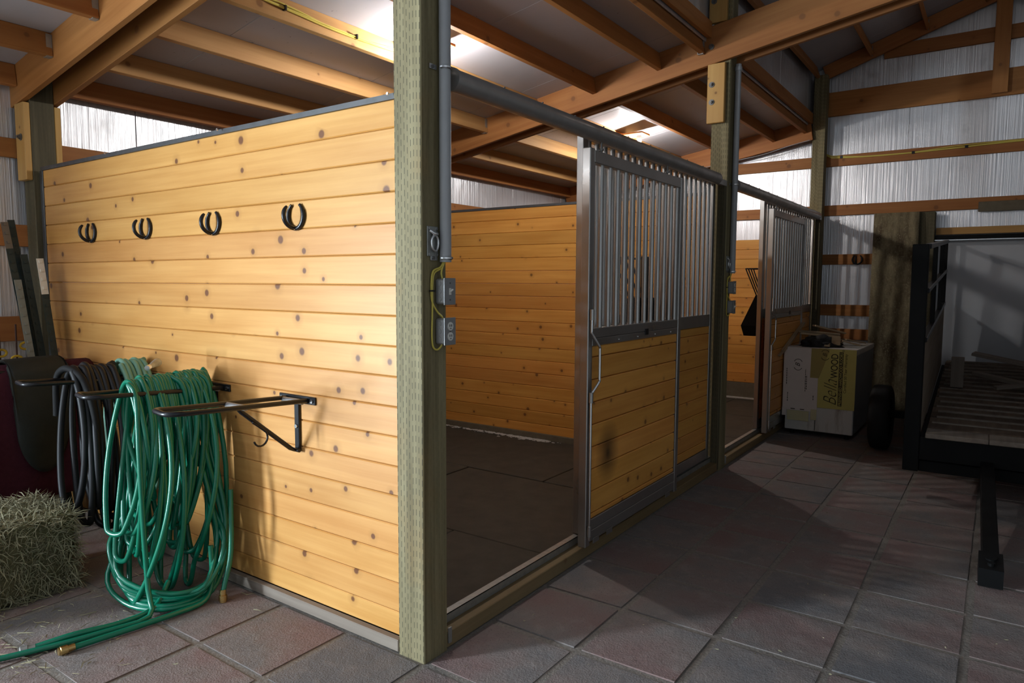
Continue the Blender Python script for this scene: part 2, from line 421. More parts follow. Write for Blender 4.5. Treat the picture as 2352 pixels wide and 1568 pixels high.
def poly_prism(name, poly, axis, a, b, mat, parent=None):
    """extrude a 2-D outline; axis 'x': outline in (y,z) between x=a..b, axis 'y': outline in (x,z)"""
    bm = bmesh.new()
    mkv = (lambda p, s: (s, p[0], p[1])) if axis == 'x' else (lambda p, s: (p[0], s, p[1]))
    A = [bm.verts.new(mkv(p, a)) for p in poly]; B = [bm.verts.new(mkv(p, b)) for p in poly]
    bm.faces.new(A); bm.faces.new(B[::-1]); n = len(poly)
    for i in range(n): bm.faces.new((A[(i+1) % n], A[i], B[i], B[(i+1) % n]))
    bmesh.ops.recalc_face_normals(bm, faces=bm.faces[:])
    c = sum((v.co for v in bm.verts), Vector())/len(bm.verts)
    for v in bm.verts: v.co -= c
    return put(name, finish(bm, name), mat, c, None, parent)
def cyl(name, p0, p1, r, mat, parent=None, seg=12):
    return tube(name, [p0, p1], r, mat, parent, seg)

# ------------------------------------------------------------------ building: roof maths
SL = 0.168
def zr(y): return 3.205 - SL*y           # underside of the wing rafters
def zp(y): return 3.303 - SL*y           # underside of the wing purlins
def zc(y): return 3.443 - SL*y           # ceiling sheet of the wing
ASL = 1/3
def zac(y): return 4.07 - ASL*y if y > -1.67 else 4.07 - ASL*(-3.34 - y)   # aisle ceiling sheet
NRM = Vector((0, SL, 1)).normalized()
ANR = Vector((0, ASL, 1)).normalized()

# floor: sandy bed with one concrete paver per object
floor = struct('floor', None, None)
bm = bmesh.new(); add_box(bm, (-6.6, -3.7, -0.12), (7.3, 3.6, -0.0065)); bed = put('sand_bed', finish(bm), M['sand'], parent=floor)
P = 0.435
tile_me = []
for s in range(4):
    bm = bmesh.new(); bmesh.ops.create_cube(bm, size=1.0, matrix=Matrix.Diagonal((0.421, 0.421, 0.05, 1)))
    bmesh.ops.bevel(bm, geom=[e for e in bm.edges if (e.verts[0].co.z > 0 and e.verts[1].co.z > 0)], offset=0.011, segments=2, affect='EDGES')
    for v in bm.verts:
        v.co.x += rnd.uniform(-.002, .002); v.co.y += rnd.uniform(-.002, .002)
    tile_me.append(finish(bm, 'paver'))
def lay_tile(i, j):
    z = -0.025 + rnd.uniform(-0.004, 0.0)
    rot = Matrix.Rotation(rnd.uniform(-.008, .008), 3, 'Z') @ Matrix.Rotation(rnd.uniform(-.004, .004), 3, 'X') @ Matrix.Rotation(rnd.choice((0, 1, 2, 3))*math.pi/2, 3, 'Z')
    put('tile', tile_me[rnd.randrange(4)], M['paver'], ((i+.5)*P, (j+.5)*P, z), rot, floor)
for i in range(-5, 16):
    for j in range(-7, 0): lay_tile(i, j)
for i in range(-5, 0):
    for j in range(0, 8): lay_tile(i, j)
# rubber mats inside the two stalls
for sx in (0.0, 3.5):
    xs = [0.10+sx, 1.19+sx, 2.36+sx, 3.52+sx]
    ys = [(0.11, 0.84, 2.06, 3.34), (0.11, 1.66, 3.34), (0.11, 0.95, 2.15, 3.34)]
    for a in range(3):
        for b in range(len(ys[a])-1):
            block('rubber_mat', (xs[a]+.004, ys[a][b]+.004, -0.012), (xs[a+1]-.004, ys[a][b+1]-.004, 0.012+rnd.uniform(-.004, .003)), M['mat'], floor, 0.004)

# ceiling over the stalls
ceil = struct('ceiling', None, None)
ax = -6.6
poly_prism('roof_deck', [(0.16, zc(0.16)+.012), (3.75, zc(3.75)+.012), (3.75, zc(3.75)+.06), (0.16, zc(0.16)+.06)], 'x', -6.6, 7.3, M['plaster'], ceil)
x = -6.56
while x < 7.25:
    x1 = min(x+1.22, 7.25)
    xm, y0, y1 = (x+x1)/2, 0.185, 3.60
    L = Vector((0, y1-y0, zc(y1)-zc(y0))).length
    put('panel', box_me(x1-x-.004, L, 0.008, 0.001), M['ceiling'], (xm, (y0+y1)/2, (zc(y0)+zc(y1))/2+.005),
        Matrix.Rotation(-math.atan(SL), 3, 'X'), ceil)
    x = x1
# rafter pairs bolted either side of the posts
for x0 in (0.0, 3.5):
    for xa in (x0-.02, x0+.16):
        h = 0.284/2/math.cos(math.atan(SL))
        board('rafter', (xa, 3.58, zr(3.58)+h), (xa, -1.66, zr(-1.66)+h), 0.284, 0.038, M['fir'], ceil, NRM)
        board('rafter', (xa, -1.68, zr(-1.66)+h), (xa, -3.58, zr(.24)+h), 0.284, 0.038, M['fir'], ceil, Vector((0, -SL, 1)))
h = .14
board('rafter', (6.955, 3.5, zr(3.5)+.13), (6.955, 0.145, zr(.145)+.13), 0.25, 0.038, M['fir'], ceil, NRM)
YS = [0.2, 0.56, 1.15, 1.73, 2.31, 2.89, 3.42]
def hanger(pur, x, y, side):
    bm = bmesh.new(); c = Vector((x, y+.019, zp(y)))
    s = side*0.016
    lo, hi = min(-s, s), max(-s, s)
    add_box(bm, (lo, -.0225, -.002), (hi, -.0185, .125)); add_box(bm, (lo, .0185, -.002), (hi, .0225, .125)); add_box(bm, (lo, -.0225, -.006), (hi, .0225, -.002))
    put('hanger', finish(bm), M['galv'], c, None, pur)
for (xa, xb, ys) in ((-3.45, -0.041, YS[3:]), (0.181, 3.459, YS), (3.681, 6.934, YS)):
    for y in ys:
        yc = y + .019; zz = zp(yc) + .07
        p = board('purlin', (xa, yc, zz), (xb, yc, zz), 0.139, 0.038, M['fir_lit'] if (y in (1.73, 2.31, 2.89) and xa > 0) else M['fir'], ceil, NRM)  # purlins facing the bulbs take the lamp-lit colour
        if xb < 0 and y in (2.31, 2.89): hanger(p, xb-.016, y, 1)
        if 3 < xb < 4 and y in (0.2, 2.31): hanger(p, xb-.016, y, 1)
# header boards at the head of the stalls
board('header', (0.181, .159, 3.439), (3.459, .159, 3.439), 0.12, 0.037, M['fir'], ceil)
board('header', (3.681, .159, 3.439), (6.98, .159, 3.439), 0.12, 0.037, M['fir'], ceil)
# upper wall between the two roofs
cl = struct('wall_upper', None, None)
x = -6.56
while x < 7.15:
    x1 = min(x+1.22, 7.15)
    block('foil_panel', (x+.003, .185, 3.36), (x1-.003, .195, 4.06), M['foil'], cl, 0.001); x = x1
block('sheathing', (-6.6, .196, 3.40), (7.2, .23, 4.10), M['plaster'], cl, 0)

# aisle roof
ca = struct('ceiling', None, None)
poly_prism('roof_deck', [(0.24, zac(.24)+.012), (-1.67, zac(-1.67)+.012), (-3.7, zac(-3.7)+.012), (-3.7, zac(-3.7)+.06), (-1.67, zac(-1.67)+.06), (.24, zac(.24)+.06)], 'x', -6.6, 7.3, M['plaster'], ca)
x = -6.56
while x < 7.25:
    x1 = min(x+1.22, 7.25)
    for sgn, y0, y1 in ((1, .22, -1.665), (-1, -1.675, -3.6)):
        L = math.hypot(y1-y0, zac(y1)-zac(y0))
        put('panel', box_me(x1-x-.004, L, 0.008, 0.001), M['ceiling'], ((x+x1)/2, (y0+y1)/2, (zac(y0)+zac(y1))/2+.005), Matrix.Rotation(-sgn*math.atan(ASL), 3, 'X'), ca)
    x = x1
for y in (0.115, -0.43, -0.97, -1.50):
    zz = 4.07 - ASL*y - .072
    board('purlin', (3.66 if y > 0 else 3.30, y, zz), (6.97 if y > 0 else 7.055, y, zz), 0.138, 0.038, M['fir'], ca, ANR)
def ar(y): return 3.90 - ASL*y + .082
board('rafter', (7.08, 0.05, ar(.05)), (7.08, -1.66, ar(-1.66)), 0.158, 0.038, M['fir'], ca, ANR)
board('rafter', (7.08, -1.68, ar(-1.66)), (7.08, -3.5, ar(.16)), 0.158, 0.038, M['fir'], ca, Vector((0, -ASL, 1)))
for y in (-.43, -.97):                                       # galvanised hangers at the purlin ends
    put('hanger', box_me(.03, .004, .11, 0), M['galv'], (7.04, y-.021, 4.07-ASL*y-.09), None, ca)

# end wall: foil panels, girts and the boards above
wb = struct('wall_back', None, None)
def top_z(y): return zc(y)+.01 if y > .2 else zac(y)+.01
ys = [3.56, 2.34, 1.12, 0.19, -0.84, -2.06, -3.28, -3.6]
for a in range(len(ys)-1):
    y0, y1 = ys[a]-.002, ys[a+1]+.002
    poly = [(y0, 0.0), (y0, top_z(y0-.0))]
    if y1 < -1.67 < y0: poly.append((-1.67, top_z(-1.67)))
    poly += [(y1, top_z(y1+.001)), (y1, 0.0)]
    poly_prism('foil_panel', poly, 'x', 7.18, 7.19, M['foil'], wb)
block('sheathing', (7.195, -3.7, -.05), (7.24, 3.7, 4.9), M['plaster'], wb, 0)
def girt(y0, y1, z0, z1, mat='fir', x=7.16): board('girt', (x, y0, (z0+z1)/2), (x, y1, (z0+z1)/2), z1-z0, 0.038, M[mat], wb)
for (z0, z1) in ((2.885, 3.012), (2.305, 2.428)):
    girt(3.5, .145, z0, z1); girt(.14, -3.5, z0, z1)
girt(.14, -1.0, 1.723, 1.845); girt(.14, -1.0, 1.112, 1.245); girt(.14, -1.0, .83, .957)
girt(.14, -3.5, 3.472, 3.75); girt(-.56, -3.2, 4.045, 4.19)
board('king_post', (7.08, -1.665, 3.49), (7.08, -1.665, 4.47), 0.14, 0.038, M['fir'], wb, (0, 1, 0))
board('dark_board', (7.12, -1.54, 2.325), (7.12, -2.3, 2.325), 0.105, 0.03, M['kick'], wb)
board('door_head', (7.10, -1.165, 2.075), (7.10, -2.7, 2.075), 0.075, 0.06, M['block'], wb)

# eave wall on the left with its girts and an open doorway (far left, out of the picture) that lets the daylight in
wl = struct('wall_left', None, None)
x = -6.56
while x < 7.15:
    x1 = min(x+1.22, 7.15)
    if not (x1 > -5.25 and x < -4.2):
        block('foil_panel', (x+.003, 3.535, 0), (x1-.003, 3.545, zc(3.54)+.005), M['foil'], wl, 0.001)
    x = x1
for lo, hi in (((-6.6, 3.55, -.05), (-5.16, 3.6, 2.95)), ((-4.28, 3.55, -.05), (7.24, 3.6, 2.95)), ((-5.16, 3.55, 2.25), (-4.28, 3.6, 2.95))):
    block('sheathing', lo, hi, M['plaster'], wl, 0)
for z0, z1 in ((2.288, 2.41), (1.718, 1.859), (1.10, 1.261)):
    for a, b in ((-4.2, 3.46), (3.68, 6.9)):
        board('girt', (a, 3.512, (z0+z1)/2), (b, 3.512, (z0+z1)/2), z1-z0, 0.038, M['fir'], wl)
wr = struct('wall_right', None, None); block('sheathing', (-6.6, -3.66, -.05), (7.24, -3.6, 4.2), M['liner'], wr, 0)
wf = struct('wall_front', None, None); block('sheathing', (-6.66, -3.7, -.05), (-6.6, 3.7, 4.9), M['liner'], wf, 0)

# posts
def post(x, y, z1, label, mat='post', z0=-.01):
    t = thing('post', (x+.07, y+.07, 0), label, 'post')
    upright('timber', (x, y, z0), (x+.14, y+.14, z1), M[mat], t, 0.004)
    return t
def bolt(parent, x, y, z, r=.016):
    bm = bmesh.new()
    add_tube(bm, [(0, 0, 0), (-.005, 0, 0)], r*1.35, 14); add_tube(bm, [(-.005, 0, 0), (-.018, 0, 0)], r*.85, 6); add_tube(bm, [(-.018, 0, 0), (-.026, 0, 0)], r*.5, 8)
    put('bolt', finish(bm), M['bolt'], (x, y, z), None, parent)
post1 = post(0, 0, 4.03, 'nearest tall greenish post with rows of small cuts, at the first stall corner')
post2 = post(3.5, 0, 4.03, 'greenish treated post between the stall fronts, with a bolted yellow wood block high up')
b2 = upright('wood_block', (3.461, .032, 2.735), (3.4995, .168, zr(.1)-.004), M['block'], post2)
bolt(b2, 3.461, .132, 3.026); bolt(b2, 3.461, .130, 2.894)
b3 = upright('wood_block', (3.461, .032, 3.49), (3.4995, .168, 4.0), M['block'], post2); bolt(b3, 3.461, .13, 3.648)
bolt(post2, 3.459, .142, 3.312)
upright('stop_strip', (3.452, .002, .005), (3.4995, .06, 2.285), M['post_dark_shaded'], post2)
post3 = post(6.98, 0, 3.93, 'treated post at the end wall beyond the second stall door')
upright('stop_strip', (6.93, .002, .005), (6.9795, .06, 2.285), M['post_dark_shaded'], post3)
pe = post(0, 3.35, 2.85, 'treated post at the far left of the plank wall, wood blocks under its beams', 'post_dark_shaded')  # shade of the far corner is put into this tint
be = upright('wood_block', (-.0395, 3.352, 2.14), (-.0005, 3.48, zr(3.42)-.004), M['block'], pe); bolt(be, -.0395, 3.40, 2.41)
upright('wood_block', (.1405, 3.352, 2.14), (.179, 3.48, zr(3.42)-.004), M['block'], pe)
pe2 = post(3.5, 3.35, 2.85, 'treated post at the back corner of the first stall, just showing above the boards')
pj = thing('post', (7.02, -1.08, 0), 'dark treated post behind the mottled board, beside the white door', 'post')
upright('timber', (6.96, -1.16, -.01), (7.10, -1.01, 2.285), M['post_dark_shaded'], pj)

# plank partitions between the stalls
PT = 0.1215
def partition(x, label, base_mat):
    t = thing('stall_partition', (x+.02, 1.7, 0), label, 'wall')
    lv = [2.2] + [2.093 - PT*k for k in range(17)]; lv.append(0.05)
    lv = sorted(set(round(v, 4) for v in lv if v >= 0.05), reverse=True)
    for a in range(len(lv)-1):
        if lv[a]-lv[a+1] < .02: continue
        board('plank', (x+.02, .143, (lv[a]+lv[a+1])/2), (x+.02, 3.283, (lv[a]+lv[a+1])/2), lv[a]-lv[a+1]-.0015, 0.04, M['pine'] if x < 1 else M['pine_stall'], t, bev=0.0045)
    bm = bmesh.new(); add_box(bm, (-.027, -1.558, -.018), (.027, 1.60, .004)); put('cap_channel', finish(bm), M['cap'], (x+.02, 1.7, 2.216), None, t)
    upright('end_channel', (x-.004, 3.285, 0.02), (x+.044, 3.325, 2.2), M['cap'], t, 0.002)
    return t
p1 = partition(.03, 'honey pine plank wall carrying the horseshoe hooks, left of the nearest post', None)
board('base_board', (.016, .143, .024), (.016, 3.28, .024), .05, .032, M['grey_wood'], p1)
for y in (.172, 1.3, 2.4): cyl('screw', (.002+.001, y, 2.214), (-.001, y, 2.214), .006, M['zinc'], p1, 8)
p2 = partition(3.55, 'knotty pine plank wall at the far side of the first stall', None)
board('base_board', (3.535, .143, .034), (3.535, 3.28, .034), .066, .03, M['kick'], p2)
# lime powder along the foot of the second partition
bm = bmesh.new()
for k in range(420):
    y = rnd.choice((rnd.uniform(1.55, 3.0), rnd.gauss(2.1, .22), rnd.gauss(1.75, .1))); 
    if not .3 < y < 3.2: continue
    xx = 3.515 - abs(rnd.gauss(0, .035)); s = rnd.uniform(.004, .016)
    bmesh.ops.create_icosphere(bm, subdivisions=1, radius=s, matrix=Matrix.Translation((xx-3.5, y-2, .014)) @ Matrix.Diagonal((1, 1.4, .35, 1)))
tag(put('lime_powder', finish(bm), M['lime'], (3.5, 2, 0)), 'white lime powder spilled along the foot of the first stall\'s far wall', 'powder', kind='stuff')
# pine lining of the end wall in the second stall
t = thing('plank_lining', (7.12, 1.7, 0), 'pine boards lining the end wall behind the black feeder in the second stall', 'wall')
z = 2.047
while z > .23:
    z0 = max(z-.1225, .215); board('plank', (7.119, .145, (z+z0)/2), (7.119, 3.34, (z+z0)/2), z-z0-.0015, .038, M['pine_stall'], t, bev=.0045); z = z0
board('kick_board', (7.112, .145, .108), (7.112, 3.34, .108), .21, .045, M['kick'], t)
board('kick_strip', (7.075, .145, .012), (7.075, 3.34, .012), .024, .03, M['lime'], t)

# ------------------------------------------------------------------ stall fronts: sill, track, fixed panel, sliding door
def bars(t, x0, n, pitch, y, z0, z1):
    bm = bmesh.new(); add_tube(bm, [(0, 0, 0), (0, 0, z1-z0)], .0152, 10)
    me = finish(bm, 'bar', True)
    try: me.set_sharp_from_angle(angle=R(50))
    except Exception: pass
    for k in range(n): put('bar', me, M['alu'], (x0+k*pitch, y, z0), None, t)
def stall_boards(t, xa, xb, y, mat):
    zs = [1.166] + [1.105-PT*k for k in range(20)]
    zs = [q for q in zs if q > .24] + [.225]
    for a in range(len(zs)-1):
        board('slat', (xa, y, (zs[a]+zs[a+1])/2), (xb, y, (zs[a]+zs[a+1])/2), zs[a]-zs[a+1]-.0035, .034, mat, t, bev=.0055)
def stall(sx, which):
    t = thing('door_sill', (1.8+sx, .05, 0), f'low treated timber threshold with a galvanised channel, across the {which} stall', 'sill')
    board('timber', (.143+sx, .046, .031), (3.497+sx, .046, .031), .066, .086, M['sill_wood'], t)
    bm = bmesh.new(); add_box(bm, (-1.657, -.0, .0), (1.697, .003, .038)); add_box(bm, (-1.657, 0, .035), (1.697, .036, .038))
    put('channel', finish(bm), M['galv'], (1.8+sx, .058, .065), None, t)
    block('end_plate', (.143+sx, -.006, .02), (.162+sx, .002, .085), M['galv'], t, .001)
    # fixed front
    t = thing('stall_front', (2.3+sx, .05, .065), f'fixed half of the {which} stall front, metal bars over pine boards', 'stall front')
    Z0 = .066
    XL = 1.335 if sx == 0 else 1.285
    for xa in (XL, 3.372):
        upright('stile', (xa+sx, .064, Z0+.04), (xa+.05+sx, .104, 2.298), M['alu'], t, .003)
    for z0, z1 in ((2.256, 2.298), (1.166, 1.255), (.108, .185)):
        board('rail', (XL+.0505+sx, .084, (z0+z1)/2), (3.3715+sx, .084, (z0+z1)/2), z1-z0, .04, M['alu'], t)
    bars(t, XL+.0925+sx, 21, .0945, .084, 1.254, 2.258)
    zs = [1.164] + [1.105-PT*k for k in range(20)]; zs = [q for q in zs if q > .2] + [.187]
    for a in range(len(zs)-1):
        board('slat', (XL+.052+sx, .082, (zs[a]+zs[a+1])/2), (3.37+sx, .082, (zs[a]+zs[a+1])/2), zs[a]-zs[a+1]-.003, .03, M['pine_stall'], t, bev=.005)
    # track
    t = thing('door_track', (.17+sx, -.008, 2.275), f'round grey steel door track above the {which} stall', 'track')
    bm = bmesh.new(); add_tube(bm, [(0, 0, 0), (3.06, 0, 0)], .043, 24); add_tube(bm, [(-.012, 0, 0), (.004, 0, 0)], .046, 24)
    me = finish(bm, 'track', True)
    try: me.set_sharp_from_angle(angle=R(50))
    except Exception: pass
    put('cover_tube', me, M['pipe'], (.17+sx, -.008, 2.275), None, t)
    block('bracket', (3.22+sx, .0, 2.245), (3.498+sx, .03, 2.292), M['pipe'], t)
    for k in range(9): put('rivet', box_me(.008, .008, .006, .002), M['bolt'], (.5+sx+.3*k, -.02, 2.3185), None, t)
    # sliding door
    Y0, Y1 = -.042, .006; yc = (Y0+Y1)/2
    t = thing('stall_door', (1.86+sx, yc, .085), f'sliding door of the {which} stall, slid open, bars above pine boards' + (' with a black smudge' if sx == 0 else ''), 'door')
    for xa in (1.22, 2.452):
        upright('stile', (xa+sx, Y0, .085), (xa+.05+sx, Y1, 2.185), M['alu'], t, .004)
    for z0, z1 in ((2.115, 2.178), (1.206, 1.258), (1.164, 1.204), (.166, .226), (.104, .164)):
        board('rail', (1.271+sx, yc, (z0+z1)/2), (2.451+sx, yc, (z0+z1)/2), z1-z0, .044, M['alu'], t)
    block('label_plate', (1.93+sx, Y0-.003, 1.185), (1.975+sx, Y0+.004, 1.222), M['black'], t, .001)
    bars(t, 1.289+sx, 13, .0955, yc, 1.256, 2.118)
    mat = M['pine_stall']
    if sx == 0: mat = wood('smudged_pine_door_boards', (0.78, 0.375, 0.085), (0.63, 0.265, 0.050), knots=0.8, knot_scale=6.5, keep=.42, rough=.42, stain=(t, (-.38, -.02, .47)))
    stall_boards(t, 1.272+sx, 2.45+sx, yc, mat)
    for xa in (1.38, 2.27):
        hg = tube('trolley_hanger', [(xa+sx, yc, 2.178), (xa+sx, yc, 2.262)], .007, M['bolt'], t, 8)
        tube('nut', [(xa+sx, yc, 2.19), (xa+sx, yc, 2.203)], .014, M['bolt'], hg, 6)
    for xa in (1.30, 1.46, 2.3):
        block('guide', (xa+sx, Y0-.004, .088), (xa+.07+sx, Y0, .118), M['alu'], t, .002)
    xr, yr = 1.234+sx, Y0-.014
    lh = tube('latch_rod', [(xr, yr, 1.335)] + spline([(xr, yr, 1.245), (xr+.004, yr, 1.232), (xr+.052, yr-.018, 1.165), (xr+.058, yr-.018, 1.14), (xr+.058, yr-.018, 1.0), (xr+.052, yr-.018, .975), (xr+.004, yr, .915), (xr, yr, .90)], 4) + [(xr, yr, .13)], .0075, M['zinc'], t, 8)
    for z in (1.305, .87, .15): tube('sleeve', [(xr, yr, z), (xr, yr, z+.055)], .0125, M['alu'], lh, 10)
    for k in range(5): put('screw', box_me(.008, .005, .008, .002), M['zinc'], (1.33+.25*k+sx, Y0-.0, 1.182), None, t)
stall(0, 'first'); stall(3.5, 'second')

# ------------------------------------------------------------------ conduit, boxes and tie rings on the two posts
def electrics(sx, which, swap):
    wh = 'nearest post' if sx == 0 else 'second post'
    x = .106+sx; ztop = 3.30 if sx == 0 else 3.19
    t = thing('conduit', (x, -.026, 1.575), f'grey plastic conduit running up the {wh}', 'conduit')
    bm = bmesh.new(); add_tube(bm, [(0, 0, 0), (0, 0, ztop-1.575)], .0225, 16); me = finish(bm, 'c', True)
    try: me.set_sharp_from_angle(angle=R(50))
    except Exception: pass
    put('tube', me, M['conduit'], (x, -.026, 1.575), None, t)
    if sx: tube('coupling', [(x, -.026, 3.14), (x, -.026, 3.155), (x, -.026, 3.17)], .028, M['conduit'], t, 14)
    for z in ((1.59, 2.30) if sx == 0 else (1.59, 2.27)):
        bm = bmesh.new()
        add_tube(bm, [(-.0245*math.cos(a)*1.0, -.0005-.0245*math.sin(a), 0) for a in [math.pi*k/10 for k in range(11)]], .006, 6)
        add_box(bm, (-.062, .0215, -.009), (-.022, .0255, .009)); add_box(bm, (.022, .0, -.006), (.0265, .0255, .006))
        s = put('strap', finish(bm), M['zinc'], (x, -.026, z), None, t)
        cyl('screw', (x-.046, -.0045, z), (x-.046, -.0085, z), .007, M['bolt'], s, 8)
    # boxes
    def ebox(z0, z1, kind):
        X0, X1, Yf = .068+sx, .135+sx, -.052
        lab = ('grey metal box with an ivory light switch' if kind == 's' else 'grey metal box with an ivory double socket') + f' on the {wh}'
        t = thing('switch_box' if kind == 's' else 'outlet_box', ((X0+X1)/2, -.026, (z0+z1)/2), lab, 'switch' if kind == 's' else 'outlet')
        block('body', (X0+.003, -.049, z0+.003), (X1-.003, -.001, z1-.003), M['plate_grey'], t, .006)
        c = block('cover', (X0, Yf, z0), (X1, -.0485, z1), M['plate_grey'], t, .0015)
        zc_, xc = (z0+z1)/2, (X0+X1)/2
        for k in (-.03, 0, .03): cyl('knockout', (X0+.003, -.025, zc_+k), (X0+.001, -.025, zc_+k), .009, M['plate_grey'], t, 12)
        if kind == 's':
            block('toggle_frame', (xc-.006, Yf-.002, zc_-.013), (xc+.006, Yf+.0005, zc_+.013), M['ivory'], t, .001)
            tg = tube('toggle', [(xc, Yf-.001, zc_), (xc, Yf-.015, zc_+.008)], [.005, .0035], M['ivory'], t, 8)
            for k in (-.032, .032): cyl('screw', (xc, Yf+.0005, zc_+k), (xc, Yf-.002, zc_+k), .003, M['bolt'], t, 8)
        else:
            for k in (-.0195, .0195):
                bm = bmesh.new(); add_tube(bm, [(0, 0, 0), (0, -.003, 0)], .0165, 16); me = finish(bm)
                s = put('socket', me, M['ivory'], (xc, Yf+.0005, zc_+k), None, t)
                for dx, dz, w in ((-.0055, .003, .0022), (.0055, .003, .0022)):
                    put('slot', box_me(w, .002, .009, 0), M['ink'], (xc+dx, Yf-.003, zc_+k+dz), None, s)
                cyl('hole', (xc, Yf-.002, zc_+k-.008), (xc, Yf-.0036, zc_+k-.008), .0024, M['ink'], s, 8)
            cyl('screw', (xc, Yf+.0005, zc_), (xc, Yf-.002, zc_), .003, M['bolt'], t, 8)
    ebox(1.411, 1.514, 'o' if swap else 's'); ebox(1.256, 1.362, 's' if swap else 'o')
    # cables
    t = thing('cable', (x, -.02, 1.57), f'yellow cables looping from the conduit to the boxes on the {wh}', 'cable')
    tube('wire', spline([(x-.004, -.02, 1.58), (x-.016, -.014, 1.556), (x-.052, -.009, 1.54), (x-.062, -.008, 1.50), (x-.062, -.008, 1.44), (x-.052, -.009, 1.41), (x-.032, -.014, 1.382), (x-.016, -.02, 1.366), (x-.012, -.024, 1.352)]), .0036, M['yellow_cable'], t, 6)
    tube('wire', spline([(x+.004, -.02, 1.58), (x-.010, -.013, 1.552), (x-.046, -.009, 1.532), (x-.055, -.0075, 1.49), (x-.056, -.0075, 1.42), (x-.058, -.0075, 1.36), (x-.060, -.0075, 1.29), (x-.054, -.008, 1.25), (x-.036, -.012, 1.238), (x-.022, -.02, 1.250), (x-.018, -.022, 1.264)]), .0036, M['yellow_cable'], t, 6)
    tube('wire', spline([(x, -.024, 1.58), (x-.008, -.018, 1.556), (x-.016, -.018, 1.535), (x-.014, -.02, 1.516), (x-.012, -.022, 1.506)]), .0036, M['yellow_cable'], t, 6)
    block('tie', (x-.072, -.014, 1.462), (x-.046, -.003, 1.468), M['black'], t, .001)
    # tie ring
    t = thing('tie_ring', (.073+sx, -.003, 1.65), f'zinc recessed tie ring plate screwed to the {wh}', 'tie ring')
    X0, X1 = .033+sx, .113+sx
    if sx == 0: X1 = .071*1+.0
    X0, X1 = (.026+sx, .088+sx)
    block('plate', (X0, -.005, 1.596), (X1, -.0005, 1.709), M['galv'], t, .002)
    xc = (X0+X1)/2; 
    ring = [(xc+.019*math.cos(a), -.016, 1.648+(.032 if math.sin(a) < 0 else .026)*math.sin(a)) for a in [2*math.pi*k/20 for k in range(20)]]
    tube('ring', ring, .0048, M['zinc'], t, 8, True)
    tube('clip', [(xc-.017, -.006, 1.692), (xc-.006, -.02, 1.680), (xc+.006, -.02, 1.680), (xc+.017, -.006, 1.690)], .007, M['zinc'], t, 8)
    for dx in (X0+.008, X1-.008):
        for dz in (1.604, 1.701): cyl('screw', (dx, -.004, dz), (dx, -.008, dz), .005, M['zinc'], t, 8)
electrics(0, 'first', False); electrics(3.5, 'second', True)

# ------------------------------------------------------------------ lamps over the stalls
def lamp(x, y, which, place='stall'):
    zc0 = zc(y); zc0 -= .02; t = thing('ceiling_bulb', (x, y, zc0-.02), f'bare lit bulb under the white ceiling of the {which} {place}', 'lamp')
    block('mount_board', (x-.10, y-.08, zc0-.075), (x+.10, y+.27, zc0-.055), M['fir'], t)
    tube('socket', [(x, y, zc0-.055), (x, y, zc0-.075), (x, y, zc0-.08), (x, y, zc0-.135)], [.055, .055, .03, .027], M['ivory'], t, 16)
    bm = bmesh.new(); bmesh.ops.create_uvsphere(bm, u_segments=16, v_segments=10, radius=.034, matrix=Matrix.Diagonal((1, 1, 1.25, 1)))
    put('bulb', finish(bm, 'bulb', True), M['bulb_tack'] if which == 'tack' else M['bulb'], (x, y, zc0-.178), None, t)
lamp(1.76, 1.45, 'first'); lamp(5.15, 1.52, 'second')
lamp(-2.4, 1.88, 'tack', 'room')
t = thing('ceiling_bulb', (5.0, -1.67, zac(-1.67)-.02), 'bare lit bulb at the ridge of the aisle roof', 'lamp')
tube('socket', [(5.35, -1.67, 4.62), (5.35, -1.67, 4.60), (5.35, -1.67, 4.595), (5.35, -1.67, 4.15), (5.35, -1.67, 4.145), (5.35, -1.67, 4.08)], [.055, .055, .008, .008, .03, .027], M['ivory'], t, 16)
bm = bmesh.new(); bmesh.ops.create_uvsphere(bm, u_segments=16, v_segments=10, radius=.024, matrix=Matrix.Diagonal((1, 1, 1.25, 1)))
put('bulb', finish(bm, 'bulb', True), M['bulb_dim'], (5.35, -1.67, 4.045), None, t)

# cable runs
def cable_run(name, pts, offs, label, ties):
    t = thing(name, pts[0], label, 'cable')
    for o in offs: tube('wire', spline([Vector(p)+Vector(o)*(.5+.5*math.sin(i*1.7+o[2]*300)) for i, p in enumerate(pts)], 5), .0055, M['yellow_cable'], t, 6)
    for p in ties: put('tie', box_me(.012, .03, .03, .001), M['black'], p, None, t)
cable_run('cable_run', [(.185+.3*k, 1.716, zp(1.73)+.065+.012*math.sin(k*1.3)) for k in range(7)], [(0, 0, -.008), (0, -.004, .006), (0, 0, .018)],
          'bundle of yellow cables strapped along a lamp-lit purlin over the first stall', [(.72, 1.717, zp(1.73)+.07), (1.27, 1.717, zp(1.73)+.062)])
cable_run('cable_run', [(7.128, .05, 3.06), (7.132, -.03, 3.0), (7.132, -.12, 2.985), (7.132, -.5, 2.965), (7.132, -.9, 2.962), (7.132, -1.3, 2.975), (7.132, -1.8, 2.99), (7.132, -2.4, 2.99)],
          [(0, 0, -.006), (0, 0, .006), (-.003, 0, .018)], 'bundle of yellow cables sagging along the upper wall girt on the end wall', [(7.131, -.16, 2.986), (7.131, -.9, 2.965), (7.131, -1.4, 2.978)])
t = thing('wire_run', (6.93, 1.2, zr(1.2)+.02), 'thin grey wire under the beam at the end of the second stall', 'wire')
tube('wire', spline([(6.928, 1.6, zr(1.6)+.02), (6.928, 1.05, zr(1.05)-.005), (6.928, .7, zr(.7)-.02), (6.928, .4, zr(.4)+.0), (6.928, .16, zr(.16)+.005)]), .004, M['conduit'], t, 6)

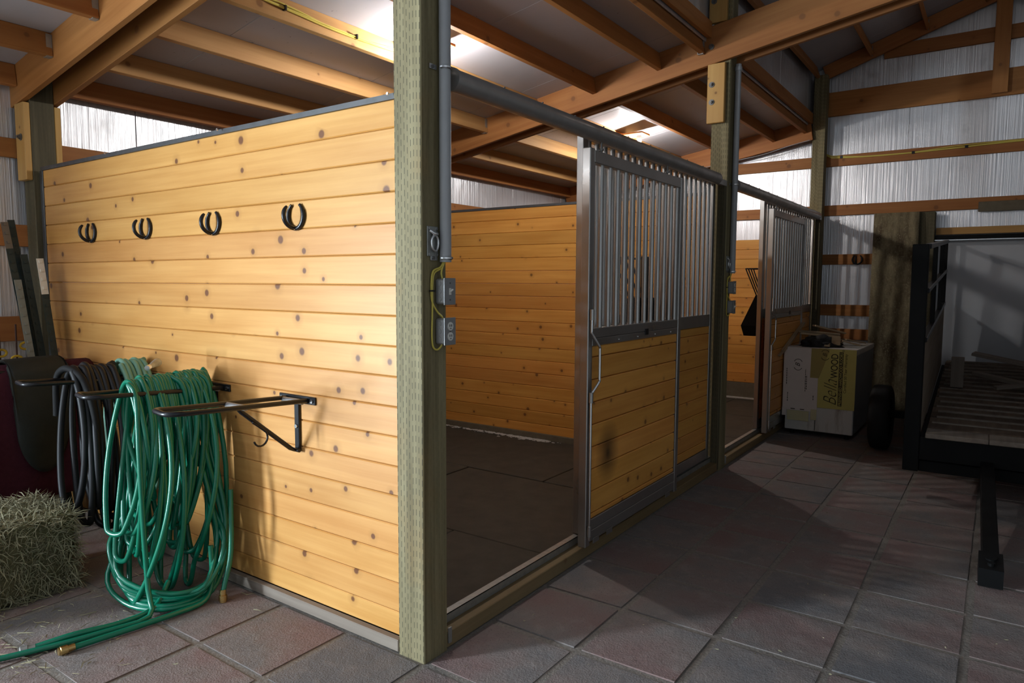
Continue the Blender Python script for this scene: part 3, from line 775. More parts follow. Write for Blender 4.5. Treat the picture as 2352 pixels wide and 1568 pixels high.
# ------------------------------------------------------------------ horseshoe hooks
def horseshoe(loc, label, group=None):
    t = thing('horseshoe_hook', loc, label, 'horseshoe hook', group); x, y, z = loc
    def u(a): return Vector((0, math.sin(a)*.052*(1.0 if math.cos(a) < .3 else 1.0), -math.cos(a)*.056))
    pts = []
    for k in range(25):
        a = R(-146 + 292*k/24); p = u(a)
        pts.append((x-.007, y+p.y*(1-.06*max(0, p.z/.05)), z+p.z+.002))
    rr = [.0098 if 2 < k < 22 else .007 for k in range(25)]
    tube('shoe', pts, rr, M['black'], t, 8)
    pr = []
    for k in range(15):
        s = k/14; a = R(2+135*s)
        pr.append((x-.010-.056*math.sin(a), y+.006, z-math.cos(a)*.053))
    tube('prong', pr, [.0095]*12+[.009, .008, .006], M['black'], t, 8)
    cyl('nail', (x-.014, y, z-.056), (x-.019, y, z-.056), .004, M['zinc'], t, 8)
HS = [(2.659, 'leftmost of the four black horseshoe hooks in a row on the pine wall'), (2.033, 'second from the left of the four black horseshoe hooks on the pine wall'),
      (1.393, 'third from the left of the four black horseshoe hooks on the pine wall'), (.761, 'rightmost of the four black horseshoe hooks, nearest the tall post')]
for y, l in HS: horseshoe((.03, y, 1.783), l, 'horseshoe hooks on the pine wall')
horseshoe((7.141, -.379, 1.78), 'single dark horseshoe hook on a board of the far end wall')

# ------------------------------------------------------------------ folding saddle racks
def rack(y, label):
    t = thing('saddle_rack', (.03, y, .97), label, 'saddle rack', 'black saddle racks on the pine wall')
    X = .0295
    block('wall_plate', (X-.008, y-.125, .955), (X, y+.125, .99), M['black'], t, .002)
    upright('wall_strap', (X-.012, y-.015, .735), (X, y+.015, .956), M['black'], t, .002)
    fr = [(X-.012, y+.072, .972), (-.55, y+.072, 1.0)] 
    fr += [(-.55-.05*math.sin(a), y+.022+.05*math.cos(a), 1.002+.004*math.sin(a)) for a in [R(15*k) for k in range(1, 7)]]
    fr += [(-.55-.05*math.cos(a), y-.022-.05*math.sin(a), 1.002) for a in [R(15*k) for k in range(0, 6)]]
    fr += [(-.54, y-.072, 1.0), (X-.012, y-.072, .972)]
    tube('arm_frame', fr, .0105, M['black'], t, 10)
    cyl('cross_sleeve', (-.28, y-.066, .982), (-.28, y+.066, .982), .0125, M['plate_grey'], t, 12)
    cyl('rear_sleeve', (-.0, y-.066, .968), (-.0, y+.066, .968), .0125, M['plate_grey'], t, 12)
    br = tube('brace', [(-.275, y, .975), (-.26, y, .957), (-.02, y, .757), (.005, y, .742)], [.0105, .0105, .0105, .007], M['black'], t, 10)
    hk = [(-.215, y-.012, .905)] + [Vector((-.150, y-.016, .838)) + Vector((-.03+.034*math.cos(a), 0, -.004+.036*math.sin(a))) for a in [R(60-22*k) for k in range(11)]]
    tube('hook', hk, .0045, M['black'], br, 8)
    for dy in (-.105, .105): cyl('bolt', (X-.008, y+dy, .972), (X-.014, y+dy, .972), .009, M['zinc'], t, 10)
    cyl('bolt', (X-.012, y, .85), (X-.018, y, .85), .009, M['zinc'], t, 10)
    cyl('hinge_pin', (.012, y-.024, .742), (.012, y+.024, .742), .009, M['black'], t, 10)
rack(.78, 'empty black folding saddle rack nearest the tall post')
rack(1.42, 'black saddle rack holding the bright green hose')
rack(2.05, 'black saddle rack holding the black hose')
rack(2.71, 'black saddle rack under the maroon blanket')

# ------------------------------------------------------------------ hoses
def coil(yc, x0, x1, n, zlo, zhi, wlo, whi, lean, ztop, seed, floor_n=0, per=26, topw=.085, dyn=0.0):
    r = random.Random(seed); pts = []
    for i in range(n):
        s = i/(n-1); X = x0+(x1-x0)*s; zb = r.uniform(zlo, zhi); w = r.uniform(wlo, whi); lx = r.gauss(lean, abs(lean)*.7+.02); ly = r.gauss(dyn, .03)
        onfloor = i in FLOOR_SET if floor_n else False
        if onfloor: zb = .02+.03*r.random(); w = r.uniform(.15, .24); lx = r.uniform(-.14, -.02)
        zt = ztop + r.uniform(-.006, .018); tw = r.uniform(-.35, .35)
        ph = r.uniform(.9, 1.25)
        for k in range(per):
            a = 2*math.pi*k/per                       # 0 = top
            c, sn = math.cos(a), math.sin(a)
            d = (1-c)/2                               # 0 top .. 1 bottom
            ww = topw + (w-topw)*(math.sin(math.pi*min(1, d*ph))**.8 if d < .92/ph else math.sin(math.pi*min(1, d*ph))**.8)
            ex = .55 if d > .5 else .8
            yy = yc + math.copysign(abs(sn)**ex, sn)*max(ww, .06) + ly*d
            zz = zt - (zt-zb)*d
            xx = X + lx*d*d + tw*(yy-yc)*d + (x1-x0)/n*k/per
            xx = min(xx, .012)
            pts.append(Vector((xx, yy, max(zz, .016))))
    return pts
FLOOR_SET = {3, 9, 14, 18}
t = thing('garden_hose', (-.2, 1.42, .02), 'long glossy green garden hose coiled over a saddle rack and trailing on the floor', 'hose')
cp = coil(1.42, -.03, -.40, 27, .06, .50, .085, .15, -.05, 1.045, 3, 8)
tube('coil', spline([(-.02, 1.30, .30), (-.02, 1.28, .6), (-.028, 1.335, .9)] + cp + [(-.41, 1.335, .98), (-.42, 1.31, .75), (-.42, 1.30, .4), (-.42, 1.28, .12), (-.45, 1.22, .022), (-.62, 1.25, .016), (-.80, 1.30, .016), (-1.05, 1.40, .016), (-1.5, 1.62, .016)], 3), .0118, M['hose'], t, 9)
rl = random.Random(21)
for k in range(7):
    j = lambda s=.03: rl.uniform(-s, s)
    dx = -.035*k + .02
    tube('coil', spline([(-.10+dx*.6, 1.42+j(), 1.052+j(.008)), (-.07+dx*.6, 1.34, .99), (-.07+dx*.4, 1.31+j(), .72), (-.06+dx*.3+j(), 1.27+j(), .40), (-.09+j(), 1.215+j(), .15+.04*k*.5), (-.20+j(), 1.185+j(.02), .03+.012*k), (-.36+j(), 1.26+j(), .022+.010*k), (-.45+j(.02), 1.42+j(), .03+.02*k), (-.42+j(), 1.58+j(), .12+.03*k), (-.30+dx*.3, 1.60+j(), .38), (-.16+dx*.6, 1.54+j(), .72), (-.12+dx*.6, 1.50, .98), (-.10+dx*.6, 1.42, 1.058+j(.006))], 5), .0118, M['hose'], t, 8)
tube('tail', spline([(-.15, 1.22, .25), (-.16, 1.20, .10), (-.22, 1.17, .02), (-.36, 1.165, .016), (-.50, 1.18, .016), (-.66, 1.205, .016), (-.765, 1.222, .016)], 6), .0125, M['hose'], t, 9)
tube('tail', spline([(-.30, 1.33, .10), (-.40, 1.27, .03), (-.55, 1.27, .018), (-.72, 1.30, .03), (-.86, 1.345, .018)], 6), .0125, M['hose'], t, 9)
tube('tail', spline([(-.05, 1.20, .50), (-.09, 1.15, .22), (-.135, 1.135, .085), (-.15, 1.13, .045)], 6), .0118, M['hose'], t, 9)
def fitting(p, d, mat, parent):
    p = Vector(p); d = Vector(d).normalized()
    tube('brass_fitting', [p-d*.012, p+d*.012, p+d*.014, p+d*.038, p+d*.040, p+d*.046], [.0145, .0145, .019, .019, .016, .016], mat, parent, 10)
fitting((-.765, 1.222, .018), (-1, .12, 0), M['brass'], t)
fitting((-.86, 1.345, .018), (-1, .35, 0), M['galv'], t)
fitting((-.15, 1.13, .045), (-.1, -.1, -1), M['brass'], t)
tn = thing('hose_nozzle', (-.20, 1.55, 1.06), 'grey metal hose nozzle lying on the green hose coil', 'nozzle')
tube('barrel', [(-.26, 1.50, 1.092), (-.23, 1.53, 1.095), (-.20, 1.56, 1.098), (-.175, 1.585, 1.10)], [.009, .014, .018, .02], M['galv'], tn, 10)
tube('tip', [(-.285, 1.475, 1.09), (-.262, 1.498, 1.092)], .012, M['zinc'], tn, 10)

t = thing('pale_hose', (-.1, 2.05, .3), 'faded pale green hose looped over the third saddle rack close to the wall', 'hose')
tube('coil', spline(coil(2.05, -.005, -.13, 6, .22, .5, .14, .18, -.02, 1.062, 11, 0, 22, .11), 3), .0135, M['hose_pale'], t, 8)
t = thing('black_hose', (-.3, 2.05, .2), 'thick black rubber hose looped over the third saddle rack', 'hose')
tube('coil', spline(coil(2.05, -.17, -.36, 8, .16, .42, .12, .15, -.015, 1.05, 5, 0, 22, .105, -.05), 3), .0165, M['hose_black'], t, 8)
tube('taped_end', spline([(-.39, 2.20, .80), (-.395, 2.17, .98), (-.39, 2.11, 1.045), (-.38, 2.03, 1.05), (-.36, 1.95, 1.0), (-.34, 1.90, .85), (-.32, 1.90, .62)], 5), .017, M['rubber'], t, 8)

# ------------------------------------------------------------------ blanket and pad on the fourth rack
def drape(name, yc, rtop, ztop, zf, zbk, x0, x1, mat, loc, label, cat, bottom=None, wr=.012, seed=1, thick=.016, parent=None, rows=34, cols=26):
    bm = bmesh.new(); grid = []
    for j in range(cols+1):
        s = j/cols; x = x0+(x1-x0)*s; zfr = bottom(s) if bottom else zf; col = []
        Lf = (ztop-rtop*.6)-zfr; La = math.pi*rtop; Lb = (ztop-rtop*.6)-zbk; T = Lf+La+Lb
        for i in range(rows+1):
            d = T*i/rows
            if d < Lf: y, z = yc-rtop-.02*math.sin(math.pi*d/Lf), zfr+d
            elif d < Lf+La:
                a = (d-Lf)/rtop; y, z = yc-rtop*math.cos(a), ztop-rtop*.6+rtop*.6*math.sin(a)
            else: y, z = yc+rtop, ztop-rtop*.6-(d-Lf-La)
            n = noise.noise(Vector((x*5.0+seed, z*2.6, y*3)))*wr*2 + math.sin(x*19+seed)*wr*.5*(1 if y < yc else .3)
            col.append(bm.verts.new(Vector((x, y-n*(1 if y < yc else -.5), z+n*.4)) - Vector(loc)))
        grid.append(col)
    for j in range(cols):
        for i in range(rows): bm.faces.new((grid[j][i], grid[j+1][i], grid[j+1][i+1], grid[j][i+1]))
    bmesh.ops.recalc_face_normals(bm, faces=bm.faces[:])
    bmesh.ops.solidify(bm, geom=bm.faces[:], thickness=thick)
    o = put(name, finish(bm, name, True), mat, loc, None, parent)
    return tag(o, label, cat) if label else o
drape('saddle_blanket', 2.71, .105, 1.035, .30, .35, -.012, -.95, M['maroon'], (-.45, 2.71, 1.0), 'maroon quilted blanket draped over the leftmost saddle rack', 'blanket',
      bottom=lambda s: .27 if s < .3 else .17, wr=.014, seed=2)
drape('saddle_pad', 2.71, .128, 1.062, .42, .75, -.165, -.45, M['olive'], (-.30, 2.71, 1.05), 'dark olive pad with a rounded lower edge hung over the maroon blanket', 'pad',
      bottom=lambda s: .80-.38*math.sqrt(max(0, 1-(2*s-1)**2))**.75, wr=.008, seed=9, thick=.014)

# ------------------------------------------------------------------ fence posts leaning in the corner
def tpost(base, top, label, tipmat=None, tiplen=.0, mat='tpost'):
    base, top = Vector(base), Vector(top); L = (top-base).length
    t = thing('fence_post', base, label, 'fence post', 'steel fence posts leaning in the corner')
    fr = frame(top-base, (0, -1, 0))
    def seg(name, a, b, m):
        bm = bmesh.new(); add_box(bm, (a, -.019, .0), (b, .019, .005)); add_box(bm, (a, -.0025, -.03), (b, .0025, 0.0))
        q = a+.03
        while q < b-.02:
            add_box(bm, (q, -.008, .005), (q+.016, .008, .011)); q += .054
        put(name, finish(bm), m, base, fr, t)
    seg('shaft', 0, L-tiplen, M[mat])
    if tiplen: seg('painted_tip', L-tiplen+.0005, L, tipmat)
tpost((-.09, 2.93, .02), (-.25, 3.14, 1.845), 'tall dark fence post with a worn shiny tip, leftmost of those leaning in the corner', M['bolt'], .16)
tpost((-.06, 2.98, .02), (-.19, 3.21, 1.865), 'tall plain dark steel fence post, tallest of those leaning in the corner')
tpost((-.05, 2.92, .02), (-.16, 3.13, 1.655), 'shorter dark steel fence post between the tall pair and the white-tipped one')
tpost((-.03, 2.86, .02), (-.105, 3.05, 1.63), 'dark steel fence post with a white painted tip leaning in the corner', M['white_paint'], .22)
tpost((-.13, 2.89, .02), (-.225, 3.06, 1.50), 'grey steel fence post in front of the dark ones in the corner', None, 0, 'tpost_grey')
STK = ['leftmost rusty stake with yellow insulators in the dark corner', 'second from left rusty stake with yellow insulators in the corner', 'third from left rusty stake with yellow insulators in the corner',
       'fourth from left rusty stake with yellow insulators in the corner', 'rightmost rusty stake with yellow insulators, beside the fence posts']
for k in range(5):
    x, y = -.36+.062*k, 3.30+.03*((k*7) % 3)
    t = thing('electric_fence_stake', (x, y, 0), STK[k], 'stake', 'rusty stakes in the corner')
    cyl('rod', (x, y, 0), (x+.01*(k-2), y, 1.13+.03*((k*5) % 4)), .0055, M['stake'], t, 6)
    for z in (.86+.03*((k*3) % 4), 1.0+.04*((k*5) % 3)):
        s = tube('insulator', [(x+.03*math.cos(a), y-.02, z+.022*math.sin(a)) for a in [2*math.pi*q/10 for q in range(10)]], .0075, M['yellow'], t, 6, True)

# ------------------------------------------------------------------ hay bale and loose straw
bx0, bx1, by0, by1, bz = -1.30, -.46, 1.86, 2.33, .37
t = thing('hay_bale', ((bx0+bx1)/2, (by0+by1)/2, 0), 'rectangular hay bale on the floor under the maroon blanket', 'hay bale')
bm = bmesh.new(); bmesh.ops.create_cube(bm, size=1.0, matrix=Matrix.Diagonal((bx1-bx0, by1-by0, bz, 1)))
bmesh.ops.subdivide_edges(bm, edges=bm.edges[:], cuts=22, use_grid_fill=True)
for v in bm.verts:
    p = v.co; n = noise.fractal(p*9, 1.0, 2.0, 4)
    k = 1-.06*((abs(p.x)/.42)**6 + (abs(p.z)/.185)**6)*.5
    v.co = Vector((p.x*k, p.y*k, p.z*k)) + p.normalized()*n*.022
    v.co.z = max(v.co.z, -bz/2+.001)
put('core', finish(bm, 'bale', True), M['hay'], ((bx0+bx1)/2, (by0+by1)/2, bz/2), None, t)
def blades(n, place, lo, hi, seed, w=.0022):
    r = random.Random(seed); bm = bmesh.new()
    for _ in range(n):
        p, d = place(r); L = r.uniform(lo, hi); d = d.normalized(); s = d.cross(Vector((r.uniform(-1, 1), r.uniform(-1, 1), r.uniform(-1, 1)))).normalized()*w*r.uniform(.6, 1.3)
        mid = p + d*L*.5 + Vector((r.gauss(0, .15), r.gauss(0, .15), r.gauss(0, .12)))*L*.5; e = p + d*L + Vector((0, 0, -.25*L*r.random()))
        mid.z = max(mid.z, .002-ORG.z); e.z = max(e.z, .002-ORG.z)
        a = [bm.verts.new(p-s), bm.verts.new(p+s)]; b = [bm.verts.new(mid-s), bm.verts.new(mid+s)]; c = bm.verts.new(e)
        bm.faces.new((a[0], a[1], b[1], b[0])); bm.faces.new((b[0], b[1], c))
    return finish(bm, 'straw')
ORG = Vector(((bx0+bx1)/2, (by0+by1)/2, bz/2))
def on_bale(r):
    hx, hy, hz = (bx1-bx0)/2, (by1-by0)/2, bz/2; f_ = r.random()
    if f_ < .52: p = Vector((r.uniform(-hx, hx), r.uniform(-hy, hy), hz-.006)); n = Vector((r.gauss(0, .9), r.gauss(0, .9), abs(r.gauss(.15, .35))))
    elif f_ < .84: p = Vector((r.uniform(-hx, hx), -hy+.004, r.uniform(-hz, hz))); n = Vector((r.gauss(0, .8), -abs(r.gauss(.1, .35)), r.gauss(-.5, .7)))
    else: p = Vector((hx-.006, r.uniform(-hy, hy), r.uniform(-hz, hz))); n = Vector((abs(r.gauss(.2, .4)), r.gauss(0, .7), r.gauss(-.3, .7)))
    return p, n
tag(put('straw', blades(9000, on_bale, .03, .10, 4), M['straw'], ORG, None, t), kind='stuff')
ORG = Vector((-.75, 1.5, 0))
def on_floor(r):
    p = Vector((r.gauss(-.15, .40), r.gauss(.05, .30), .005)); p.x = min(p.x, .70)
    return p, Vector((r.gauss(0, 1), r.gauss(0, 1), .02))
tag(put('loose_straw', blades(500, on_floor, .02, .075, 8, .0016), M['straw'], ORG), 'loose straw scattered on the pavers in front of the hay bale', 'straw', kind='stuff')
ORG = Vector((1.2, -1.2, 0))
tag(put('floor_litter', blades(160, lambda r: (Vector((r.uniform(-2.2, 2.4), r.uniform(-1.0, 1.1), .004)), Vector((r.gauss(0, 1), r.gauss(0, 1), .02))), .006, .02, 12, .002), M['straw'], ORG),
    'tiny pale bits of litter scattered over the aisle pavers', 'litter', kind='stuff')

# ------------------------------------------------------------------ feeders in the stalls
def feeder(x, y, z, label):
    t = thing('hay_feeder', (x, y, z), label, 'feeder')
    def P_(u, v, w): return Vector((x-v, y-u, z+w))
    RF = Matrix(((0, -1, 0), (-1, 0, 0), (0, 0, 1)))
    bm = bmesh.new()
    A = [(-.02, -.12, .30), (-.02, .0, .30), (-.23, .10, -.08), (-.23, -.30, -.08)]
    top = [bm.verts.new(Vector(p)) for p in ((.0, -.12, .30), (.0, .12, .30), (-.08, .12, .30), (-.08, -.12, .30))]
    m1 = [bm.verts.new(Vector(p)) for p in ((.0, -.17, 0), (.0, .17, 0), (-.20, .17, 0), (-.20, -.17, 0))]
    m2 = [bm.verts.new(Vector(p)) for p in ((.0, -.15, -.10), (.0, .15, -.10), (-.175, .15, -.10), (-.175, -.15, -.10))]
    for a, b in ((top, m1), (m1, m2)):
        for k in range(4): bm.faces.new((a[k], a[(k+1) % 4], b[(k+1) % 4], b[k]))
    bm.faces.new(m2); bm.faces.new(top[::-1]); bmesh.ops.recalc_face_normals(bm, faces=bm.faces[:])
    for q in bm.verts: q.co = RF @ q.co
    bmesh.ops.recalc_face_normals(bm, faces=bm.faces[:])
    put('trough', finish(bm), M['black_flat'], (x, y, z), None, t)
    tube('bracket', [P_(-.02, -.05, -.10), P_(.0, -.05, -.24)], [.03, .012], M['black_flat'], t, 6)
    upright('back_plate', (x-.06, y+.001, z+.28), (x+.06, y+.02, z+.57), M['black'], t)
    tube('rim_rod', [P_(-.03, -.15, .56), P_(-.18, -.13, .56), P_(-.18, .13, .56), P_(-.03, .15, .56)], .006, M['black'], t, 6)
    for v in (.13, .045, -.045, -.13): tube('rod', [P_(-.18, v, .56), P_(-.075, v*.8, .295)], .006, M['black'], t, 6)
feeder(5.15, .108, 1.08, 'black hay feeder hanging in the second stall, seen past its door')
feeder(2.28, .108, 1.10, 'black hay feeder hanging in the first stall, seen through the bars of its door')

# ------------------------------------------------------------------ mottled board leaning on the end wall, white door, track
t = thing('weathered_board', (6.9, -.79, 0), 'tall mottled mossy board standing upright against the end wall', 'board')
bm = bmesh.new(); bmesh.ops.create_cube(bm, size=1.0, matrix=Matrix.Diagonal((2.285, .447, .045, 1)))
bmesh.ops.subdivide_edges(bm, edges=bm.edges[:], cuts=9, use_grid_fill=True)
for v in bm.verts: v.co += Vector((0, noise.noise(v.co*9)*.006, noise.noise(v.co*6)*.006))
tmp = frame(Vector((.075, 0, 2.28)), (-1, 0, 0))
put('slab', finish(bm, 'slab', True), M['slab'], (6.905, -.79, 1.145), tmp, t)
d1 = struct('door_1', None, None, (7.12, -2.0, 0))
block('leaf', (7.10, -2.95, .01), (7.145, -1.17, 1.975), M['white_door'], d1)
td = thing('door_rail', (7.03, -1.9, 2.0), 'black steel rail over the white end door', 'rail')
block('channel', (6.99, -2.9, 1.985), (7.05, -1.13, 2.025), M['black_flat'], td)
block('lip', (7.0, -2.9, 1.968), (7.04, -1.16, 1.978), M['zinc'], td, .001)

# ------------------------------------------------------------------ white cabinet, card cover and scrap pile
cx0, cx1, cy0, cy1, cz0, cz1 = 5.26, 6.36, -.695, -.075, .05, .865
t = thing('chest_cabinet', ((cx0+cx1)/2, (cy0+cy1)/2, 0), 'stained white metal chest standing before the second stall front', 'cabinet')
block('body', (cx0, cy0, cz0), (cx1, cy1, cz1-.05), M['cabinet'], t, .006)
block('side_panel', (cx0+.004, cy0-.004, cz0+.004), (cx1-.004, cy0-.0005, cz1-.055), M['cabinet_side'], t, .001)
block('lid', (cx0-.004, cy0-.008, cz1-.049), (cx1+.004, cy1+.004, cz1), M['cabinet'], t, .006)
block('door_seam', (cx0-.0015, -.362, cz0+.01), (cx0-.0002, -.356, .30), M['ink'], t, 0)
for a in (cx0+.06, cx1-.06):
    for b in (cy0+.06, cy1-.06): cyl('foot', (a, b, 0), (a, b, cz0), .02, M['black_flat'], t, 10)
t = thing('flooring_carton', (cx0-.01, -.35, .6), 'flattened white and yellow flooring carton hung over the front of the white chest', 'carton')
xs_ = cx0-.0065
block('white_sheet', (xs_-.003, -.372, .245), (xs_, -.050, .868), M['card_white'], t, .0006)
block('yellow_sheet', (xs_-.003, -.704, .292), (xs_, -.373, .872), M['card_yellow'], t, .0006)
poly_prism('olive_panel', [(-.305, .868), (-.47, .868), (-.42, .70), (-.38, .58), (-.30, .58)], 'x', xs_-.0045, xs_-.0032, M['card_olive'], t)  # darker olive wedge across the white and yellow sheets
block('top_fold', (cx0-.009, -.704, .8685), (cx0+.16, -.062, .8715), M['card_white'], t, .0006)
block('flap', (xs_-.006, -.300, .145), (xs_-.001, -.098, .243), M['card_pale'], t, .0006)
block('flap', (xs_-.005, -.088, .185), (xs_-.001, -.048, .262), M['card_white'], t, .0006)
block('flap', (xs_-.005, -.372, .165), (xs_-.001, -.318, .270), M['card_pale'], t, .0006)
for y in (-.150, -.238): block('slot', (xs_-.0040, y-.020, .254), (xs_-.0032, y+.020, .262), M['ink'], t, 0)
def lettering(txt, size, z0, y0, mat, parent, shear=0.0, width=None, xoff=0.0042, bold=0.0):
    cu = bpy.data.curves.new('txt', 'FONT'); cu.body = txt; cu.size = size; cu.shear = shear; cu.extrude = .0004; cu.offset = bold
    ob = bpy.data.objects.new('txt', cu); COL.objects.link(ob)
    me = bpy.data.meshes.new_from_object(ob.evaluated_get(bpy.context.evaluated_depsgraph_get()))
    bpy.data.objects.remove(ob)
    xsv = [v.co.x for v in me.vertices]; s = (width/(max(xsv)-min(xsv))) if width else 1.0
    m = Matrix(((0, 0, -1), (0, 1, 0), (s, 0, 0)))     # text x -> up, text y -> left
    me.transform(m.to_4x4() @ Matrix.Translation((-min(xsv), 0, 0)))
    me.materials.clear()
    return put('lettering', me, mat, (xs_-xoff, y0, z0), None, parent)
lettering('Bella', .175, .335, -.545, M['ink'], t, .45, .245, bold=-.0035)
lettering('WOOD', .088, .590, -.545, M['ink'], t, 0, .235, bold=.0006)
block('title_band', (xs_-.0044, -.592, .325), (xs_-.0032, -.556, .845), M['ink'], t, 0)
lettering('PREFINISHED HARDWOOD FLOORS', .036, .332, -.587, M['card_yellow'], t, 0, .505, .0052, .0004)
lettering('Certified 50 Year Warranty', .034, .455, -.626, M['ink'], t, 0, .375)
lettering('\u00ae', .03, .848, -.60, M['ink'], t)
def emblem(z, y, r):
    for a0, a1 in ((35, 150), (215, 330)):
        tube('emblem', [(xs_-.0038, y+r*.8*math.cos(R(a)), z+r*math.sin(R(a))) for a in range(a0, a1+1, 8)], .0026, M['ink'], t, 5)
    lettering('B', r*1.1, z-r*.3, y-r*.30, M['ink'], t, .4)
emblem(.700, -.185, .055); emblem(.865-.055, -.43, .05)
for y, z0, z1 in ((-.082, .50, .66), (-.096, .33, .42), (-.258, .44, .66), (-.268, .46, .60), (-.335, .36, .41)):      # rows of print too small to read
    z = z0
    while z < z1:
        L = rnd.uniform(.008, .022); block('print_line', (xs_-.0042, y-.003, z), (xs_-.0032, y+.003, min(z+L, z1)), M['ink'], t, 0); z += L+.006
# pile on the lid
ZL = cz1+.008
t = put('dark_cloth', None, None, (5.5, -.33, ZL)); tag(t, 'crumpled dark cloth under the scrap boards on the white chest', 'cloth')
bm = bmesh.new(); bmesh.ops.create_icosphere(bm, subdivisions=4, radius=1.0)
for v in bm.verts:
    n = noise.fractal(v.co*2.2, 1, 2, 3); v.co = Vector((v.co.x*.16, v.co.y*.185, max(0, v.co.z)*.105))*(1+.35*n); v.co.z = max(0, v.co.z)
put('cloth', finish(bm, 'cloth', True), M['tarp'], (5.5, -.33, ZL), None, t)
def scrap(p0, p1, w, th, label, up=(0, 0, 1)):
    o = board('scrap_board', p0, p1, th, w, M['scrap'], None, up); tag(o, label, 'board', 'scrap boards on the white chest')
scrap((5.15, -.062, .835), (5.95, -.068, 1.075), .035, .022, 'long thin scrap board leaning from the white chest against the second stall front')
scrap((5.02, -.060, .80), (5.40, -.062, .885), .03, .014, 'thin lath lying beside the long leaning board at the chest')
scrap((5.60, -.10, 1.010), (5.68, -.48, .985), .09, .02, 'wide scrap board lying across the dark cloth on the chest')
scrap((5.50, -.14, .995), (5.58, -.50, .965), .05, .018, 'narrow scrap board lying across the front of the dark cloth')
scrap((5.72, -.22, 1.065), (5.92, -.48, .985), .07, .018, 'scrap board tilted at the back of the chest top')
scrap((5.42, -.450, .940), (5.42, -.530, .940), .018, .085, 'short pale end-cut block standing on the scrap pile')
scrap((5.36, -.42, .890), (5.85, -.46, .890), .05, .018, 'bottom slat of the neat slat stack on the chest')
scrap((5.38, -.42, .910), (5.83, -.45, .910), .05, .018, 'upper slat of the neat slat stack on the chest')
scrap((5.55, -.52, .935), (5.62, -.67, .890), .06, .016, 'scrap board lying nearest the right edge of the chest')
scrap((5.80, -.50, .93), (5.95, -.66, .895), .08, .016, 'scrap board at the back right corner of the chest')

# ------------------------------------------------------------------ trailer
u = Vector((.99792, .02242, .06046)).normalized(); v = Vector((u.y, -u.x, 0)).normalized(); w = v.cross(u)
w = w if w.z > 0 else -w
FO = Vector((3.72, -1.37, .45))
TR = Matrix((u, -v, w)).transposed()
def TP(a, b, c): return FO + u*a + v*b + w*c
trl = thing('utility_trailer', FO, 'black utility trailer with wooden deck parked in the aisle, tongue on the floor', 'trailer')
def tb(name, lo, hi, mat, bev=.004, parent=None, rotlong=None):
    lo, hi = Vector(lo), Vector(hi); d = hi-lo; c = (lo+hi)/2
    rot = TR
    return put(name, box_me(d.x, d.y, d.z, bev), mat, TP(c.x, c.y, c.z), rot, parent or trl)
TW = 1.0
tb('corner_post', (-.02, -.105, -.29), (.08, -.005, 1.325), M['black_flat'])
tb('corner_post', (-.02, TW+.005, -.29), (.08, TW+.105, 1.325), M['black_flat'])
tb('front_beam', (-.02, -.004, -.20), (.05, TW+.004, -.035), M['black_flat'])
tb('lower_beam', (.0, -.004, -.29), (.05, TW+.004, -.21), M['black_flat'])
for b in (-.004, TW-.04): tb('side_rail', (.06, b, -.16), (3.3, b+.05, -.04), M['black_flat'])
tb('axle', (1.33, -.33, -.23), (1.39, TW+.33, -.17), M['black_flat'])
a = 0.0; k = 0
while a < 3.25:
    n = 3 if k == 0 else 1
    if k == 0:
        for b0, b1 in ((.03, .40), (.403, .70), (.703, .98)): tb('deck_board', (-.04, b0, -.034), (.13, b1, .0), M['grey_wood'])
    else:
        tb('deck_board', (a, .03, -.034), (a+.150, .98, rnd.uniform(-.006, -.002)), M['deck'])
        tb('deck_strip', (a+.154, .03+rnd.uniform(0, .05), -.034), (a+.186, .98, rnd.uniform(.003, .010)), M['grey_wood'])
    a += .20 if k else .165; k += 1
for side, b in (('l', -.03), ('r', TW)):
    tb('side_panel', (.09, b, -.03), (3.2, b+.025, .62), M['ply'])
    for z0 in (.63, .98, 1.29): tb('rail', (.085, b-.01, z0), (3.22, b+.035, z0+.035), M['black'])
    for aa in (1.1, 2.3, 3.17): tb('upright', (aa, b-.005, .665), (aa+.04, b+.03, 1.289), M['black_flat'])
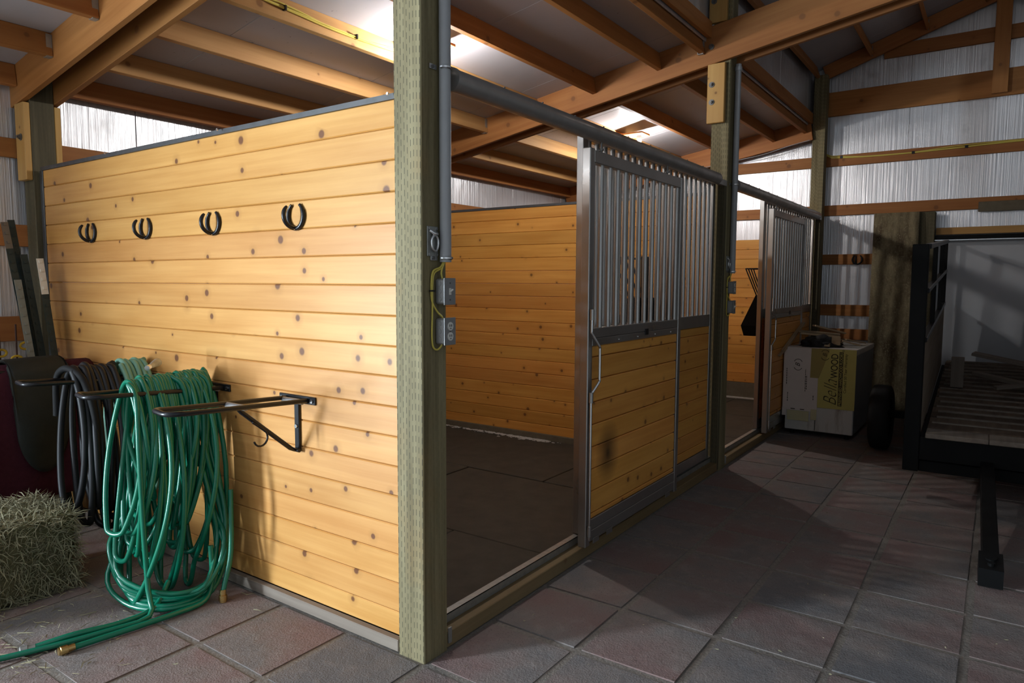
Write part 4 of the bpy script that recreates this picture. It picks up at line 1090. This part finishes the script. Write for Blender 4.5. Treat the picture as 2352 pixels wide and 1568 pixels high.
def wheel(b, lab=None):
    c = TP(1.36, b, -.2); c.z = .295
    bm = bmesh.new(); prof = [(.17, -.07), (.255, -.08), (.285, -.066), (.293, -.035), (.293, .035), (.285, .066), (.255, .08), (.17, .07)]; rings = []
    for k in range(32):
        an = 2*math.pi*k/32; rings.append([bm.verts.new((r_*math.cos(an), s_, r_*math.sin(an))) for r_, s_ in prof])
    for k in range(32):
        A, B = rings[k], rings[(k+1) % 32]
        for q in range(len(prof)-1): bm.faces.new((A[q], A[q+1], B[q+1], B[q]))
    bmesh.ops.recalc_face_normals(bm, faces=bm.faces[:])
    wh = put('wheel', finish(bm, 'tyre', True), M['rubber'], c, None, trl)
    cyl('rim', c+Vector((0, -.055, 0)), c+Vector((0, .055, 0)), .178, M['black_flat'], wh, 24)
wheel(-.385); wheel(TW+.385)
# tongue lying on the pavers
t0, t1 = TP(.0, .40, -.20), Vector((2.20, -1.815, .062))
tg = board('tongue', t0, t1, .085, .075, M['black_flat'], trl)
bm = bmesh.new(); add_box(bm, (-.10, -.052, -.05), (.10, .052, .045)); add_tube(bm, [(-.02, 0, .045), (-.02, 0, .052)], .026, 12); add_tube(bm, [(.05, 0, .045), (.05, 0, .06)], .016, 10)
put('coupler', finish(bm), M['black_flat'], t1+Vector((.02, 0, .004)), frame(t1-t0), tg)
# scrap on the deck
def on_deck(p0, p1, wd, th, label):
    o = board('deck_scrap', TP(*p0), TP(*p1), th, wd, M['grey_wood'], None, w); tag(o, label, 'board', 'scrap boards on the trailer deck')
o = board('scrap_block', TP(1.78, .17, .012), TP(1.78, .17, .28), .10, .09, M['grey_wood'], None, v); tag(o, 'short upright block of scrap wood standing on the trailer deck', 'block')
on_deck((2.15, .30, .085), (1.55, 1.05, .035), .07, .035, 'long scrap board slanting across the trailer deck behind the upright block')
on_deck((2.5, .28, .22), (2.3, 1.15, .08), .12, .03, 'dark wide board resting at the back of the trailer deck')
on_deck((1.45, .45, .085), (1.9, 1.2, .15), .05, .03, 'thin scrap board crossing over the slanting one on the trailer deck')
